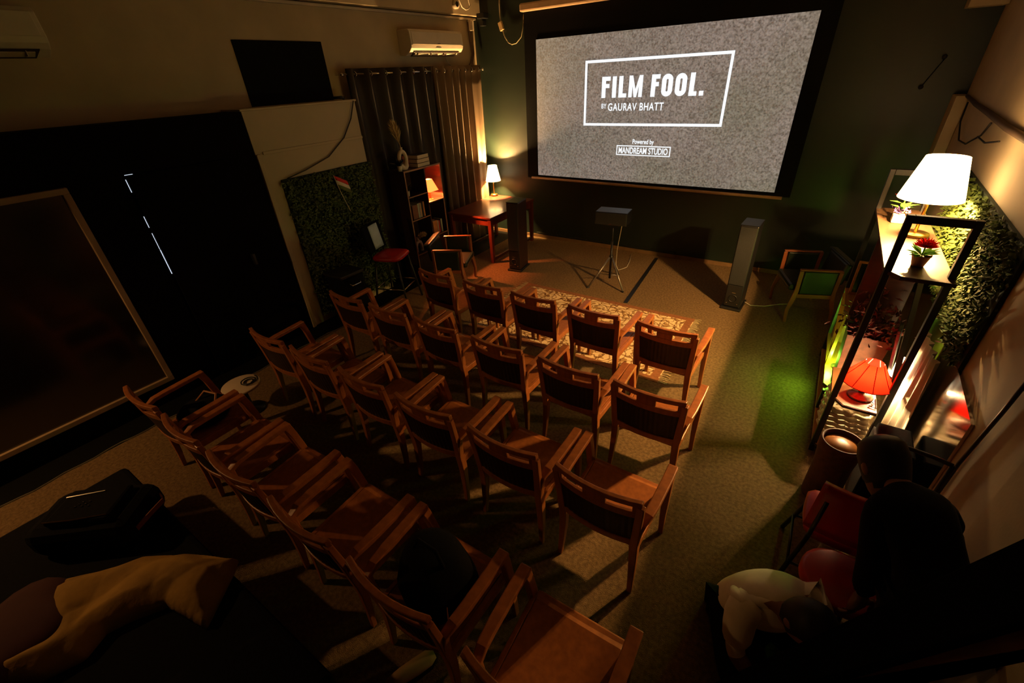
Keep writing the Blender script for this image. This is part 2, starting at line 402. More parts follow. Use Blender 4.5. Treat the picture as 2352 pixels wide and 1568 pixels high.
_x = [(1383, 1402), (1407, 1416), (1422, 1440), (1445, 1476), (1496, 1515), (1520, 1545), (1551, 1577), (1584, 1602), (1608, 1618)]
_z0, _z1 = scr(1500, 222)[1], scr(1500, 171)[1]
for ch, (a_, b_) in zip('FILMFOOL.', _x):
    xa, xb = scr(a_, 197)[0], scr(b_, 197)[0]
    letter(ch, xa, _z0, xb-xa, _z1-_z0, .058).build('title_letter', TXT, t)
text_px('BY', 1382, 1393, 243, 1387, 238, 249, 'byline_lettering', offset=0.008)
text_px('GAURAV BHATT', 1397, 1524, 245, 1460, 236, 254, 'byline_lettering', offset=0.012, space=1.12)
text_px('Powered by', 1453, 1502, 327, 1477, 320, 334, 'credit_lettering', offset=0.014)
text_px('MANDREAM STUDIO', 1421, 1534, 346, 1477, 339, 354, 'credit_lettering', offset=0.018)
strip_frame('credit_frame', scr(1416, 346)[0], scr(1540, 346)[0], scr(1477, 358)[1], scr(1477, 335)[1], 0.012)

# ------------------------------------------------------------------ audience chairs
def back_y(u, z): return -0.065*(z-0.42)/0.42 - 0.035*(1-u*u)
def strip(mb, u0, u1, z0, z1, th, nu=8, half=0.225, rib=0):
    rings = []
    for i in range(nu+1):
        u = u0+(u1-u0)*i/nu; x = u*half
        th2 = th*(1+(0.5 if rib and i % 2 else 0))
        rings.append([Vector((x, back_y(u, z0)-th2/2, z0)), Vector((x, back_y(u, z0)+th2/2, z0)),
                      Vector((x, back_y(u, z1)+th2/2, z1)), Vector((x, back_y(u, z1)-th2/2, z1))])
    mb.loft(rings)
def make_chair():
    e = thing('armchair', '', 'chair')
    m = MB()
    strip(m, -1.06, 1.06, 0.808, 0.845, 0.030); strip(m, -1.02, 1.02, 0.705, 0.755, 0.024)
    strip(m, -0.28, 0.28, 0.755, 0.808, 0.024, 4); strip(m, 0.86, 1.04, 0.755, 0.808, 0.026, 2); strip(m, -1.04, -0.86, 0.755, 0.808, 0.026, 2)
    strip(m, -0.98, 0.98, 0.435, 0.485, 0.030)
    for s in (-1, 1): m.beam([(s*.213, -.004, .40), (s*.222, -.03, .6), (s*.233, -.064, .81)], [.045, .042, .038], [.040, .034, .030])
    m.build('backrest', CHAIRP, e, bevel=.005)
    m = MB(); strip(m, -0.93, 0.93, 0.480, 0.710, 0.010, 26, rib=1); m.build('back_panel', CHAIRD, e)
    m = MB(); N = 8
    def top(u, v):
        x = (u-.5)*2*(.205+.012*v); y = -.005+.475*v
        z = .418+.018*v - .016*math.sin(math.pi*v)*math.cos((u-.5)*2.6) - (.03*max(0, (v-.9)/.1)**2)
        return Vector((x, y, z))
    rings = []
    for j in range(N+1):
        v = j/N; a = [top(i/6, v) for i in range(7)]; b = [p-Vector((0, 0, .022)) for p in reversed(a)]
        rings.append(a+b)
    m.loft(rings)
    for s in (-1, 1): m.beam([(s*.218, .0, .392), (s*.232, .43, .40)], .026, .055)
    m.beam([(-.225, .435, .395), (.225, .435, .395)], .05, .05, side=(0, 0, 1))
    m.build('seat', CHAIRP, e, bevel=.004)
    for s in (-1, 1):
        m = MB()
        m.beam([(s*.222, -.010, .46), (s*.230, -.014, .56), (s*.240, -.010, .622), (s*.250, .04, .644), (s*.256, .12, .648), (s*.260, .30, .655), (s*.260, .412, .660)],
               [.034, .034, .040, .050, .054, .056, .056], [.044, .038, .034, .030, .030, .030, .030])
        m.build('armrest', CHAIRP, e, bevel=.006)
        m = MB(); m.beam([(s*.260, .388, .652), (s*.257, .408, .58), (s*.252, .432, .44), (s*.250, .444, .34), (s*.250, .454, .18), (s*.255, .462, 0)], [.048, .042, .042, .042, .036, .030], [.050, .046, .046, .046, .038, .030])
        m.build('leg', CHAIRP, e, bevel=.005)
        m = MB(); m.beam([(s*.212, .0, .44), (s*.216, .006, .30), (s*.222, .0, .15), (s*.228, -.012, 0)], [.048, .044, .036, .028], [.050, .044, .036, .028])
        m.build('leg', CHAIRP, e, bevel=.005)
    return e
proto = make_chair()
ROWS = [('front row on the rug', 3.17, [-.695, -1.325, -1.935, -2.525, -3.160]),
        ('second row', 2.325, [-.555, -1.135, -1.755, -2.395, -2.985, -3.575]),
        ('third row', 1.485, [-.535, -1.125, -1.745, -2.345, -2.955, -3.545]),
        ('back row', 0.55, [-.400, -1.055, -1.675, -2.305, -2.915, -3.520])]
ORD = ['first', 'second', 'third', 'fourth', 'fifth', 'sixth']
first = True
for rn, y, xs in ROWS:
    for i, x in enumerate(xs):
        o = proto if first else copy_tree(proto); first = False
        o.location = (x, y, 0.0); o.rotation_euler.z = math.radians(rnd.uniform(-1.2, 1.2))
        if rn.startswith('front') and i == 4: o.rotation_euler.z = math.radians(-4)
        tail = 'at the lit aisle end' if i == 0 else ('at the dark wall end' if i == len(xs)-1 else 'from the lit aisle')
        L(o, f'brown wood-look plastic armchair, {rn}, {ORD[i]} {tail}' if 0 < i < len(xs)-1 else f'brown wood-look plastic armchair, {rn}, {tail}', 'chair', 'audience armchairs in four rows')

# ------------------------------------------------------------------ rug
def rug_mat():
    m = bpy.data.materials.new('rug_pile'); m.use_nodes = True; nt = m.node_tree; b = nt.nodes['Principled BSDF']
    b.inputs['Roughness'].default_value = 0.95; b.inputs['Specular IOR Level'].default_value = 0.1
    tc = nt.nodes.new('ShaderNodeTexCoord')
    w = nt.nodes.new('ShaderNodeTexWave'); w.wave_type = 'RINGS'; w.inputs['Scale'].default_value = 1.6; w.inputs['Distortion'].default_value = 26; w.inputs['Detail'].default_value = 2.5; w.inputs['Detail Scale'].default_value = 2.2
    v = nt.nodes.new('ShaderNodeTexVoronoi'); v.feature = 'DISTANCE_TO_EDGE'; v.inputs['Scale'].default_value = 11
    n = nt.nodes.new('ShaderNodeTexNoise'); n.inputs['Scale'].default_value = 90
    nd = nt.nodes.new('ShaderNodeTexNoise'); nd.inputs['Scale'].default_value = 5
    mixv = nt.nodes.new('ShaderNodeMix'); mixv.data_type = 'VECTOR'; mixv.inputs[0].default_value = 0.25
    nt.links.new(tc.outputs['Object'], nd.inputs[0]); nt.links.new(tc.outputs['Object'], mixv.inputs[4]); nt.links.new(nd.outputs['Color'], mixv.inputs[5])
    nt.links.new(mixv.outputs[1], v.inputs[0]); nt.links.new(tc.outputs['Object'], w.inputs[0]); nt.links.new(tc.outputs['Object'], n.inputs[0])
    c1 = nt.nodes.new('ShaderNodeValToRGB'); c1.color_ramp.elements[0].position = .03; c1.color_ramp.elements[1].position = .07
    c1.color_ramp.elements[0].color = (.24, .12, .05, 1); c1.color_ramp.elements[1].color = (.80, .60, .34, 1)
    nt.links.new(v.outputs['Distance'], c1.inputs[0])
    c2 = nt.nodes.new('ShaderNodeValToRGB'); c2.color_ramp.elements[0].position = .18; c2.color_ramp.elements[1].position = .30
    c2.color_ramp.elements[0].color = (.50, .38, .26, 1); c2.color_ramp.elements[1].color = (1, 1, 1, 1)
    nt.links.new(w.outputs['Fac'], c2.inputs[0])
    mu = nt.nodes.new('ShaderNodeMix'); mu.data_type = 'RGBA'; mu.blend_type = 'MULTIPLY'; mu.inputs[0].default_value = 1
    nt.links.new(c1.outputs[0], mu.inputs[6]); nt.links.new(c2.outputs[0], mu.inputs[7]); nt.links.new(mu.outputs[2], b.inputs['Base Color'])
    bp = nt.nodes.new('ShaderNodeBump'); bp.inputs['Strength'].default_value = .4; bp.inputs['Distance'].default_value = .004
    nt.links.new(n.outputs['Fac'], bp.inputs['Height']); nt.links.new(bp.outputs[0], b.inputs['Normal'])
    return m
rx0, rx1, ry0, ry1 = -3.13, -0.79, 3.50, 4.93
t = thing('patterned_rug', 'cream and brown scroll-patterned rug with fringed ends under the front row', 'rug', ((rx0+rx1)/2, (ry0+ry1)/2, 0))
MB().box(rx0, rx1, ry0, ry1, 0.001, 0.005).build('pile', rug_mat(), t)
BORD = mat('rug_border', (.26, .095, .03), .95, var=.2, scale=30)
for a in ((rx0, rx1, ry1-.075, ry1), (rx0, rx1, ry0, ry0+.075), (rx0, rx0+.07, ry0+.075, ry1-.075), (rx1-.09, rx1-.015, ry0+.075, ry1-.075)):
    MB().box(a[0], a[1], a[2], a[3], 0.005, 0.007).build('border', BORD, t)
for xe, s in ((rx0, -1), (rx1, 1)):
    m = MB()
    for k in range(90):
        y = ry0+.01+(ry1-ry0-.02)*k/89; ln = rnd.uniform(.05, .09); dy = rnd.uniform(-.025, .025)
        m.tube([(xe-s*.005, y, .006), (xe+s*ln*.5, y+dy*.3, .010), (xe+s*ln, y+dy, .004)], .0035, 4)
    f = m.build('fringe', mat('rug_fringe', (.50, .38, .20), .95), t); f['kind'] = 'stuff'

# ------------------------------------------------------------------ speakers
def tower(name, label, x, y, rz, wood):
    t = thing(name, label, 'speaker', (x, y, 0), 'tower speakers by the screen'); M = place((x, y, 0), rz)
    MB().box(-.095, .095, -.13, .17, .03, 1.04, M).build('cabinet', wood, t, bevel=.012)
    MB().box(-.085, .085, -.147, -.131, .33, 1.025, M).build('grille', GRILLE, t, bevel=.006)
    MB().box(-.085, .085, -.141, -.130, .05, .325, M).build('lower_baffle', BLACKSATIN, t, bevel=.004)
    MB().box(-.115, .115, -.16, .19, .0, .03, M).build('plinth', BLACKPL, t, bevel=.01)
    MB().box(-.022, .022, -.1435, -.141, .225, .232, M).build('badge', CHROME, t)
    for s in (-1, 1): MB().tube([M @ Vector((s*.06, -.145, .09)), M @ Vector((s*.06, -.139, .09))], .006, 8).build('screw', CHROME, t)
    c = MB(); pts = [(rr*math.cos(a), -.146, .155+rr*math.sin(a)) for rr in (.045,) for a in [2*math.pi*k/16 for k in range(17)]]
    c.tube([M @ Vector(p) for p in pts], .005, 6).build('port_ring', BLACKPL, t)
    MB().box(-.097, .097, -.132, .172, 1.04, 1.046, M).build('top_plate', BLACKSATIN, t, bevel=.003)
tower('tower_speaker', 'slim black tower speaker standing beside the desk', -3.575, 5.35, 8, WALNUT)
tower('tower_speaker', 'slim black tower speaker right of the screen near the green armchair', -.485, 5.52, -3, BLACKSATIN)
# centre speaker on tripod
tx, ty = -2.10, 5.45
t = thing('tripod_stand', 'black metal tripod stand holding the centre speaker in front of the screen', 'stand', (tx, ty, 0))
MB().tube([(tx, ty, .08), (tx, ty, .62)], .016, 10).build('pole', BLACKPL, t, smooth=True)
MB().tube([(tx, ty, .55), (tx, ty, .86)], .010, 10).build('inner_pole', BLACKSATIN, t, smooth=True)
MB().box(tx-.11, tx+.11, ty-.10, ty+.10, .855, .868).build('top_plate', BLACKPL, t, bevel=.003)
MB().tube([(tx, ty, .36), (tx, ty, .42)], .026, 10).build('collar', BLACKPL, t, smooth=True)
for a in (235, 325, 90):
    dx, dy = math.cos(math.radians(a)), math.sin(math.radians(a)); R = .34
    lg = MB().tube([(tx+dx*.02, ty+dy*.02, .39), (tx+dx*R, ty+dy*R, .012)], .013, 8).build('leg', mat('gunmetal', (.26, .23, .20), .35, .8), t, smooth=True)
    MB().tube([(tx+dx*.012, ty+dy*.012, .13), (tx+dx*.19, ty+dy*.19, .19)], .006, 6).build('brace', CHROME, t)
    MB().tube([(tx+dx*(R-.01), ty+dy*(R-.01), .02), (tx+dx*(R+.012), ty+dy*(R+.012), .0)], .014, 8).build('rubber_foot', BLACKPL, lg)
sp = thing('centre_speaker', 'black box speaker lying on top of the tripod stand', 'speaker', (tx, ty, .87)); M = place((tx-.005, ty-.02, .87), 6)
MB().box(-.21, .21, -.11, .14, .0, .165, M).build('cabinet', BLACKSATIN, sp, bevel=.008)
MB().box(-.20, .20, -.124, -.111, .008, .157, M).build('grille', GRILLE, sp, bevel=.004)
MB().box(-.016, .016, -.1265, -.124, .018, .023, M).build('badge', CHROME, sp)
_q = onz(1414, 617); c = MB().tube([(tx+.05, ty+.10, .90), (tx+.06, ty+.16, .80), (_q.x, _q.y, .30), (_q.x, _q.y, .06), onz(1420, 620, .006), onz(1430, 617, .006), onz(1440, 613, .006), onz(1446, 600, .006), onz(1450, 584, .006)], .005, 6).build('white_cable', WHITEPL, smooth=True)
L(c, 'thin white cable hanging from the centre speaker to the floor', 'cable')
c = MB().tube([(-.37, 5.62, .03), (-.30, 5.60, .008), (-.15, 5.66, .006), (.0, 5.80, .006), (.08, 5.85, .006)], .005, 6).build('white_cable', WHITEPL, smooth=True)
L(c, 'short white cable on the floor behind the right tower speaker', 'cable')
c = MB().beam([(-1.815, 6.68, .003), (-1.675, 4.97, .003)], .05, .006, side=(1, 0, 0)).build('floor_cable_cover', BLACKPL)
L(c, 'flat dark strip on the carpet running from screen wall to rug', 'floor strip')
c = MB().tube([(-4.1+.05*i, YF-.012-(.01 if i % 2 else 0), .085+.01*math.sin(i*.8)) for i in range(52)], .006, 6).build('black_cable', BLACKPL, smooth=True)
L(c, 'black cable running along the foot of the green wall', 'cable')

# ------------------------------------------------------------------ leather armchairs
def leather_chair(label, x, y, rz):
    """faces local +X; arms along local x at y=+-.29"""
    t = thing('leather_armchair', label, 'armchair', (x, y, 0), 'dark green leather armchairs'); M = place((x, y, 0), rz)
    MB().box(-.20, .24, -.25, .25, .36, .44, M).build('seat', LEATHERG, t, bevel=.03)
    Mb = M @ Matrix.Translation((-.23, 0, .40)) @ rot('Y', -10)
    MB().box(-.04, .03, -.24, .24, .05, .30, Mb).build('backrest', LEATHERG, t, bevel=.025)
    MB().box(-.05, .035, -.28, .28, .29, .32, Mb).build('top_rail', LEATHERG, t, bevel=.012)
    for s in (-1, 1):
        MB().box(-.17, .15, s*.305-.02, s*.305+.02, .36, .625, M).build('arm_panel', LEATHERG, t, bevel=.012)
        MB().beam([M @ Vector((-.21, s*.305, .635)), M @ Vector((.20, s*.305, .640))], .046, .018, side=(0, 1, 0)).build('arm_rest', CHWOOD, t, bevel=.008)
        MB().beam([M @ Vector((-.18, s*.305, .335)), M @ Vector((.17, s*.305, .335))], .040, .045, side=(0, 1, 0)).build('side_rail', CHWOOD, t, bevel=.006)
        MB().beam([M @ Vector(p) for p in ((.18, s*.305, .63), (.175, s*.305, .40), (.185, s*.305, .30), (.215, s*.31, .15), (.205, s*.31, 0))], [.04, .042, .05, .036, .032], [.035, .04, .055, .036, .032]).build('leg', CHWOOD, t, bevel=.008)
        MB().beam([M @ Vector(p) for p in ((-.20, s*.305, .63), (-.19, s*.305, .40), (-.195, s*.305, .30), (-.235, s*.31, .15), (-.25, s*.31, 0))], [.04, .042, .05, .036, .032], [.035, .04, .055, .036, .032]).build('leg', CHWOOD, t, bevel=.008)
    return t
leather_chair('dark green leather armchair with wooden frame beside the desk', -4.03, 4.40, 26)
leather_chair('dark green leather armchair with wooden frame in the right corner', .18, 5.72, 200)

# ------------------------------------------------------------------ desk and lamp
dx0, dx1, dy0, dy1 = -4.90, -4.03, 5.31, 6.62
t = thing('wooden_desk', 'glossy red-brown wooden desk in the corner by the curtain', 'desk', ((dx0+dx1)/2, (dy0+dy1)/2, 0))
MB().box(dx0, dx1, dy0, dy1, .71, .74).build('desktop', MAHOG, t, bevel=.006)
MB().box(dx0+.05, dx1-.05, dy0+.04, dy0+.06, .60, .71).build('apron', MAHOG, t, bevel=.003)
MB().box(dx0+.05, dx1-.05, dy1-.06, dy1-.04, .60, .71).build('apron', MAHOG, t, bevel=.003)
MB().box(dx1-.05, dx1-.03, dy0+.05, dy1-.05, .60, .71).build('apron', MAHOG, t, bevel=.003)
MB().box(dx0+.03, dx0+.05, dy0+.05, dy1-.05, .60, .71).build('apron', MAHOG, t, bevel=.003)
for x in (dx0+.04, dx1-.04):
    for y in (dy0+.05, dy1-.05):
        MB().beam([(x, y, .71), (x, y, 0)], [.065, .05], [.065, .05]).build('leg', MAHOG, t, bevel=.004)
for x in (dx1-.04, dx0+.04): MB().beam([(x, dy0+.08, .06), (x, dy1-.08, .06)], .04, .04).build('stretcher', DARKWOOD, t)
for x in (dx0+.07, dx1-.03): MB().ball((x, dy0+.035, .66), .011).build('bolt', CHROME, t, smooth=True)

def shade(mb, c, r0, r1, z0, z1, n=32, th=.002):
    c = Vector(c)
    for (a, b, off) in ((r0, r1, 0), (r0-th, r1-th, 0)):
        rings = [[c+Vector((r*math.cos(2*math.pi*k/n), r*math.sin(2*math.pi*k/n), z)) for k in range(n)] for r, z in ((a, z0), ((a+b)/2, (z0+z1)/2), (b, z1))]
        mb.loft(rings, cap=False)
    return mb
WSHADE = shade_mat('lit_white_shade', (.8, .7, .5), (1.0, .64, .28), 11.0)
WSHADE2 = shade_mat('lit_small_shade', (.8, .7, .5), (1.0, .68, .34), 4.0)
BULB = emis('bulb_glow', (1, .86, .6), 8.0)
lx, ly = -4.835, 6.55
t = thing('desk_lamp', 'small brass table lamp with a glowing white shade on the desk', 'lamp', (lx, ly, .74))
MB().lathe([(.062, 0), (.066, .01), (.060, .028), (.012, .034)], (lx, ly, .74), 24).build('base', BRASS, t, smooth=True)
MB().tube([(lx, ly, .77), (lx, ly, 1.10)], .008, 10).build('pole', BRASS, t, smooth=True)
shade(MB(), (lx, ly, 0), .135, .078, 1.0, 1.255).build('shade', WSHADE2, t, smooth=True)
MB().ball((lx, ly, 1.195), .022).build('bulb', BULB, t, smooth=True)
point_light('desk_lamp_light', (lx, ly, 1.195), P_DESK, WARM, .03, t)

# ------------------------------------------------------------------ curtain
def curtain(name, label, y0, y1, folds, m, amp, x=-5.04, seed=1):
    r = random.Random(seed); ph = [r.uniform(-.6, .6) for _ in range(40)]
    t = thing(name, label, 'curtain', (x, (y0+y1)/2, .02), 'eyelet curtains on the left wall')
    nu = folds*12
    def fn(u, v):
        k = u*folds; w = math.sin(2*math.pi*k+ph[int(k) % 40]*(1-v)*1.2); d = .6+.4*(1-v)
        return Vector((x+amp*w*(1-.25*v), y0+(y1-y0)*u+.012*math.sin(k*5+v*3), .02+2.74*v))
    MB().sheet(fn, nu, 10).build('cloth', m, t, smooth=True, solid=.004)
    for k in range(folds):
        u = (k+.5)/folds; yy = y0+(y1-y0)*u
        pts = [(x+.026*math.cos(a), yy+.012*math.cos(a), 2.70+.026*math.sin(a)) for a in [2*math.pi*q/14 for q in range(15)]]
        MB().tube(pts, .007, 5).build('eyelet', CHROME, t, smooth=True)
    return t
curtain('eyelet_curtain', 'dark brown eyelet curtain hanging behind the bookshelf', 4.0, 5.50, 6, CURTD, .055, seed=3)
curtain('eyelet_curtain', 'gathered eyelet curtain with the desk lamp light put into its colour', 5.52, 6.68, 7, CURTLIT, .058, seed=5)
t = thing('curtain_rod', 'chrome curtain rod threaded through the eyelets', 'rod', (-5.04, 5.3, 2.70))
MB().tube([(-5.04, 3.95, 2.70), (-5.04, 6.74, 2.70)], .011, 10).build('rod', CHROME, t, smooth=True)
for y in (3.94, 6.75): MB().ball((-5.04, y, 2.70), .022).build('finial', CHROME, t, smooth=True)
for y in (3.97, 5.51, 6.72): MB().tube([(-5.19, y, 2.70), (-5.04, y, 2.70)], .007, 6).build('bracket', CHROME, t)

# ------------------------------------------------------------------ air conditioners
def aircon(label, y0, y1, zb=2.885, h=.30):
    t = thing('air_conditioner', label, 'air conditioner', (XL, (y0+y1)/2, zb), 'wall air conditioners')
    prof = [(0, zb+.01), (.10, zb), (.19, zb+.045), (.225, zb+.085), (.235, zb+.12), (.225, zb+h-.03), (.20, zb+h), (0, zb+h)]
    MB().loft([[Vector((XL+.001+a, y, b)) for a, b in prof] for y in (y0, y1)]).build('body', WHITEPL, t, bevel=.008)
    MB().loft([[Vector((XL+.001+a, y, b)) for a, b in ((.22, zb+.125), (.243, zb+.125), (.233, zb+h-.03), (.21, zb+h-.02))] for y in (y0+.03, y1-.03)]).build('front_panel', WHITEPL, t, bevel=.004)
    a0, a1 = Vector((XL+.108, 0, zb-.002)), Vector((XL+.205, 0, zb+.046))
    def yy(v, y): return Vector((v.x, y, v.z))
    MB().add([yy(a0, y0+.09), yy(a1, y0+.07), yy(a1, y1-.07), yy(a0, y1-.09)], [(0, 1, 2, 3)]).build('air_outlet', DARKWOOD, t, solid=.006)
    lv = MB().beam([(XL+.165, y0+.10, zb+.018), (XL+.165, y1-.10, zb+.018)], .060, .006, side=(.9, 0, .4)).build('louvre', WHITEPL2, t)
    for k in range(4):
        yk = y0+.15+(y1-y0-.3)*k/3
        MB().box(XL+.12, XL+.20, yk-.002, yk+.002, zb+.004, zb+.045).build('vane', WHITEPL2, lv)
    yc = (y0+y1)/2
    MB().ball((XL+.229, yc, zb+.098), .006, .065, .014, 12, 6).build('display', mat('grey_plastic', (.30, .26, .2), .4), t, smooth=True)
    MB().box(XL+.241, XL+.245, yc-.03, yc+.03, zb+.135, zb+.143).build('badge', CHROME, t)
    return t
aircon('white split air conditioner above the dark curtain', 5.10, 6.20)
aircon('white split air conditioner at the left edge above the black wall', .28, 1.36)
c = MB().tube([(-5.15, 5.98, 2.90), (-5.14, 5.99, 2.82), (-5.12, 6.06, 2.76)], .010, 8).build('drain_pipe', WHITEPL2, smooth=True); L(c, 'short white drain pipe under the air conditioner near the curtain', 'pipe')
# wiring in the corner by the green wall
t = thing('wall_cable_bundle', 'brown cables dropping down the corner beside the air conditioner', 'cables', (-5.15, 6.7, 2.75))
for k in range(3):
    MB().tube([(-5.17, 6.62+.04*k, 3.33), (-5.17, 6.63+.04*k, 3.10), (-5.165, 6.66+.025*k, 2.92), (-5.15, 6.58+.03*k, 2.80), (-5.12, 6.50+.05*k, 2.76)], .008, 6).build('cable', mat('brown_cable', (.08, .04, .02), .6), t, smooth=True)
t = thing('cable_trunking', 'short white cable trunking box under the beam in the corner', 'trunking', (-5.1, 6.66, 3.25))
MB().box(-5.20, -5.12, 6.63, 6.70, 3.22, 3.36).build('box', WHITEPL2, t, bevel=.006)
MB().box(-5.12, -5.10, 6.645, 6.685, 3.23, 3.34).build('cover', WHITEPL, t, bevel=.004)
t = thing('conduit_junction', 'round white conduit box with a looping cable on the beam', 'junction box', (-5.06, 6.15, 3.52))
MB().tube([(-5.06, 6.20, 3.51), (-5.01, 6.20, 3.51)], .055, 20).build('ring', WHITEPL2, t, smooth=True)
MB().tube([(-5.01, 6.20, 3.51), (-5.005, 6.20, 3.51)], .034, 16).build('opening', BLACKPL, t)
MB().tube([(-5.0, 6.21, 3.75), (-5.0, 6.24, 3.56), (-5.0, 6.30, 3.48), (-5.0, 6.38, 3.455), (-5.0, 6.45, 3.47), (-5.0, 6.50, 3.52)], .009, 6).build('cable', WHITEPL, t, smooth=True)
MB().tube([(-5.0, 6.44, 3.80), (-5.0, 6.45, 3.62), (-5.0, 6.47, 3.50)], .008, 6).build('cable', WHITEPL, t, smooth=True)
t = thing('bracket_speaker', 'tiny black bracket speaker high in the corner of the green wall', 'speaker', (-4.97, 6.74, 3.35))
MB().box(-5.04, -4.90, 6.68, YF-.001, 3.36, 3.43).build('cabinet', BLACKSATIN, t, bevel=.008)
MB().box(-5.02, -4.95, 6.72, YF-.001, 3.27, 3.34).build('bracket', BLACKPL, t, bevel=.006)
t = thing('inline_plug', 'white inline plug on a cable looping to the screen case', 'plug', (-4.6, 6.78, 3.25))
p = lambda x, y: ony(x, y, 6.77)
MB().tube([p(1146, -30), p(1147, 10), p(1148, 35), p(1150, 50)], .010, 6).build('cable', WHITEPL2, t, smooth=True)
MB().tube([p(1154, 70), p(1160, 85), p(1168, 98), p(1176, 102), p(1186, 99), p(1197, 85), p(1201, 65), p(1203, 32)], .007, 6).build('cable', mat('olive_cable', (.40, .34, .20), .6), t, smooth=True)
q = p(1151, 60); M = Matrix.Translation(q) @ rot('Y', -20)
MB().box(-.035, .035, -.02, .02, -.06, .06, M).build('plug_body', mat('tan_plastic', (.65, .45, .22), .5), t, bevel=.008)

# ------------------------------------------------------------------ leaf panels
def leaf_verts(c, nrm, up, ln, wd):
    n = Vector(nrm); u = Vector(up); s = u.cross(n).normalized(); c = Vector(c)
    return [c, c+u*ln*.5+s*wd+n*.004, c+u*ln+n*(.25*ln), c+u*ln*.5-s*wd+n*.004, c+u*ln*.5+n*.012]
LF = [(0, 1, 4), (1, 2, 4), (2, 3, 4), (3, 0, 4)]
def leaf_panel(name, label, axis, xface, y0, y1, z0, z1, n, ln, m, n_parts, seed, slope=0):
    r = random.Random(seed); nx = 1 if axis > 0 else -1
    t = thing(name, label, 'leaf panel', (xface, (y0+y1)/2, z0))
    a, b = sorted((xface, xface+nx*.02))
    MB().slab([(a+slope*(y0-2.4), y0), (b+slope*(y0-2.4), y0), (b+slope*(y1-2.4), y1), (a+slope*(y1-2.4), y1)], z0, z1).build('backing', LEAFB, t)
    lst = []
    for i in range(n):
        y = r.uniform(y0, y1); z = r.uniform(z0, z1); d = r.uniform(.02, .055)
        nv = Vector((nx, r.uniform(-.7, .7), r.uniform(-.3, .9))).normalized()
        an = r.uniform(-2.2, 2.2); up = Vector((nx*r.uniform(.1, .6), math.sin(an), -abs(math.cos(an))*.4+r.uniform(-.2, .5)))
        up = (up-nv*up.dot(nv)).normalized(); l = ln*r.uniform(.7, 1.3)
        lst.append((y, leaf_verts((xface+nx*d+slope*(y-2.4), y, z), nv, up, l, l*.28)))
    lst.sort(key=lambda q: q[0])
    for y, vs in lst[:n_parts]: MB().add(vs, LF).build('leaf', m, t)
    mm = MB()
    for y, vs in lst[n_parts:]: mm.add(vs, LF)
    o = mm.build('leaves', m, t); o['kind'] = 'stuff'
    return t
leaf_panel('artificial_leaf_panel', 'dark green artificial leaf panel on the pale left wall behind the red stool', 1, XP+.001, 2.70, 3.90,   .10, 1.75, 5200, .040, LEAFD, 0, 11)
leaf_panel('artificial_leaf_panel', 'bright green artificial leaf panel on the right wall behind the lit lamp', -1, .904, 2.92, 5.0, 1.105, 1.78, 4600, .045, LEAFR, 300, 12, slope=.0329)
# little flag
t = thing('hand_flag', 'small red, white and green hand flag stuck in the left leaf panel', 'flag', (XP+.08, 3.34, 1.35))
fx = XP+.085
MB().tube([(fx, 3.42, 1.25), (fx, 3.345, 1.50), (fx, 3.30, 1.70)], .004, 6).build('stick', WHITEPL2, t)
bands = [('red_band', (.60, .03, .02), 0), ('white_band', (.70, .62, .50), 1), ('green_band', (.10, .13, .03), 2)]
for nm, cc, k in bands:
    def fn(u, v, k=k): return Vector((fx+.012*math.sin(u*5), 3.305+.175*u+.02*(k+v)*.6, 1.69-.095*u-.052*(k+v)))
    MB().sheet(fn, 8, 2).build(nm, mat('flag_'+nm, cc, .8), t, smooth=True, solid=.002)
# cable on panel
c = MB().tube([(XP+.03, 3.86, 2.43), (XP+.02, 3.78, 2.25), (XP+.02, 3.62, 2.06), (XP+.02, 3.35, 1.89), (XP+.03, 3.0, 1.80), (XP+.04, 2.76, 1.76)], .007, 6).build('dark_cable', mat('cable_dark', (.03, .02, .012), .6), smooth=True)
L(c, 'dark cable sagging across the pale panel above the left leaf panel', 'cable')
c = thing('coiled_cable', 'loop of dark cable lying on the ledge beside the curtain', 'cable', (-4.98, 3.80, 2.45))
MB().tube([(-4.98+.07*math.cos(a), 3.78+.06*math.sin(a), 2.456+.012*(a/6.28)) for a in [k*.5 for k in range(26)]], .009, 6).build('coil', BLACKPL, c, smooth=True)

# ------------------------------------------------------------------ bookshelf (left)
bx, bxb = -4.60, -4.90; by0, by1 = 4.24, 4.96
t = thing('bookshelf', 'dark red-brown staggered bookshelf in front of the dark curtain', 'bookshelf', (-4.75, 4.6, 0))
def bz(px, py): return onx(px, py, bx).z
zt_ = 1.575; zl = [bz(958, 448), bz(967, 501), bz(978, 578)]; zr = [bz(1002, 459), bz(1010, 536)]
ydv = onx(984, 455, bx).y
def board(nm, a, b, c_, d, e, f): return MB().box(a, b, c_, d, e, f).build(nm, DARKWOOD, t, bevel=.002)
board('side_panel', bxb, bx, by0, by0+.02, 0, zt_); board('side_panel', bxb, bx, by1-.02, by1, 0, zt_)
board('top_board', bxb, bx, by0+.02, by1-.02, zt_-.02, zt_); board('back_panel', bxb, bxb+.008, by0+.02, by1-.02, .05, zt_-.02)
board('divider', bxb+.01, bx-.002, ydv-.009, ydv+.009, .05, zt_-.02)
for z in zl: board('shelf', bxb+.01, bx-.002, by0+.02, ydv-.009, z-.016, z)
for z in zr: board('shelf', bxb+.01, bx-.002, ydv+.009, by1-.02, z-.016, z)
board('bottom_board', bxb+.01, bx-.002, by0+.02, by1-.02, .05, .07)
for (y0, y1, z1) in ((by0+.02, ydv-.01, zl[2]-.02), (ydv+.01, by1-.02, zr[1]-.02)):
    MB().box(bx-.02, bx-.004, y0+.003, y1-.003, .075, z1).build('cupboard_door', BLACKSATIN, t, bevel=.003)
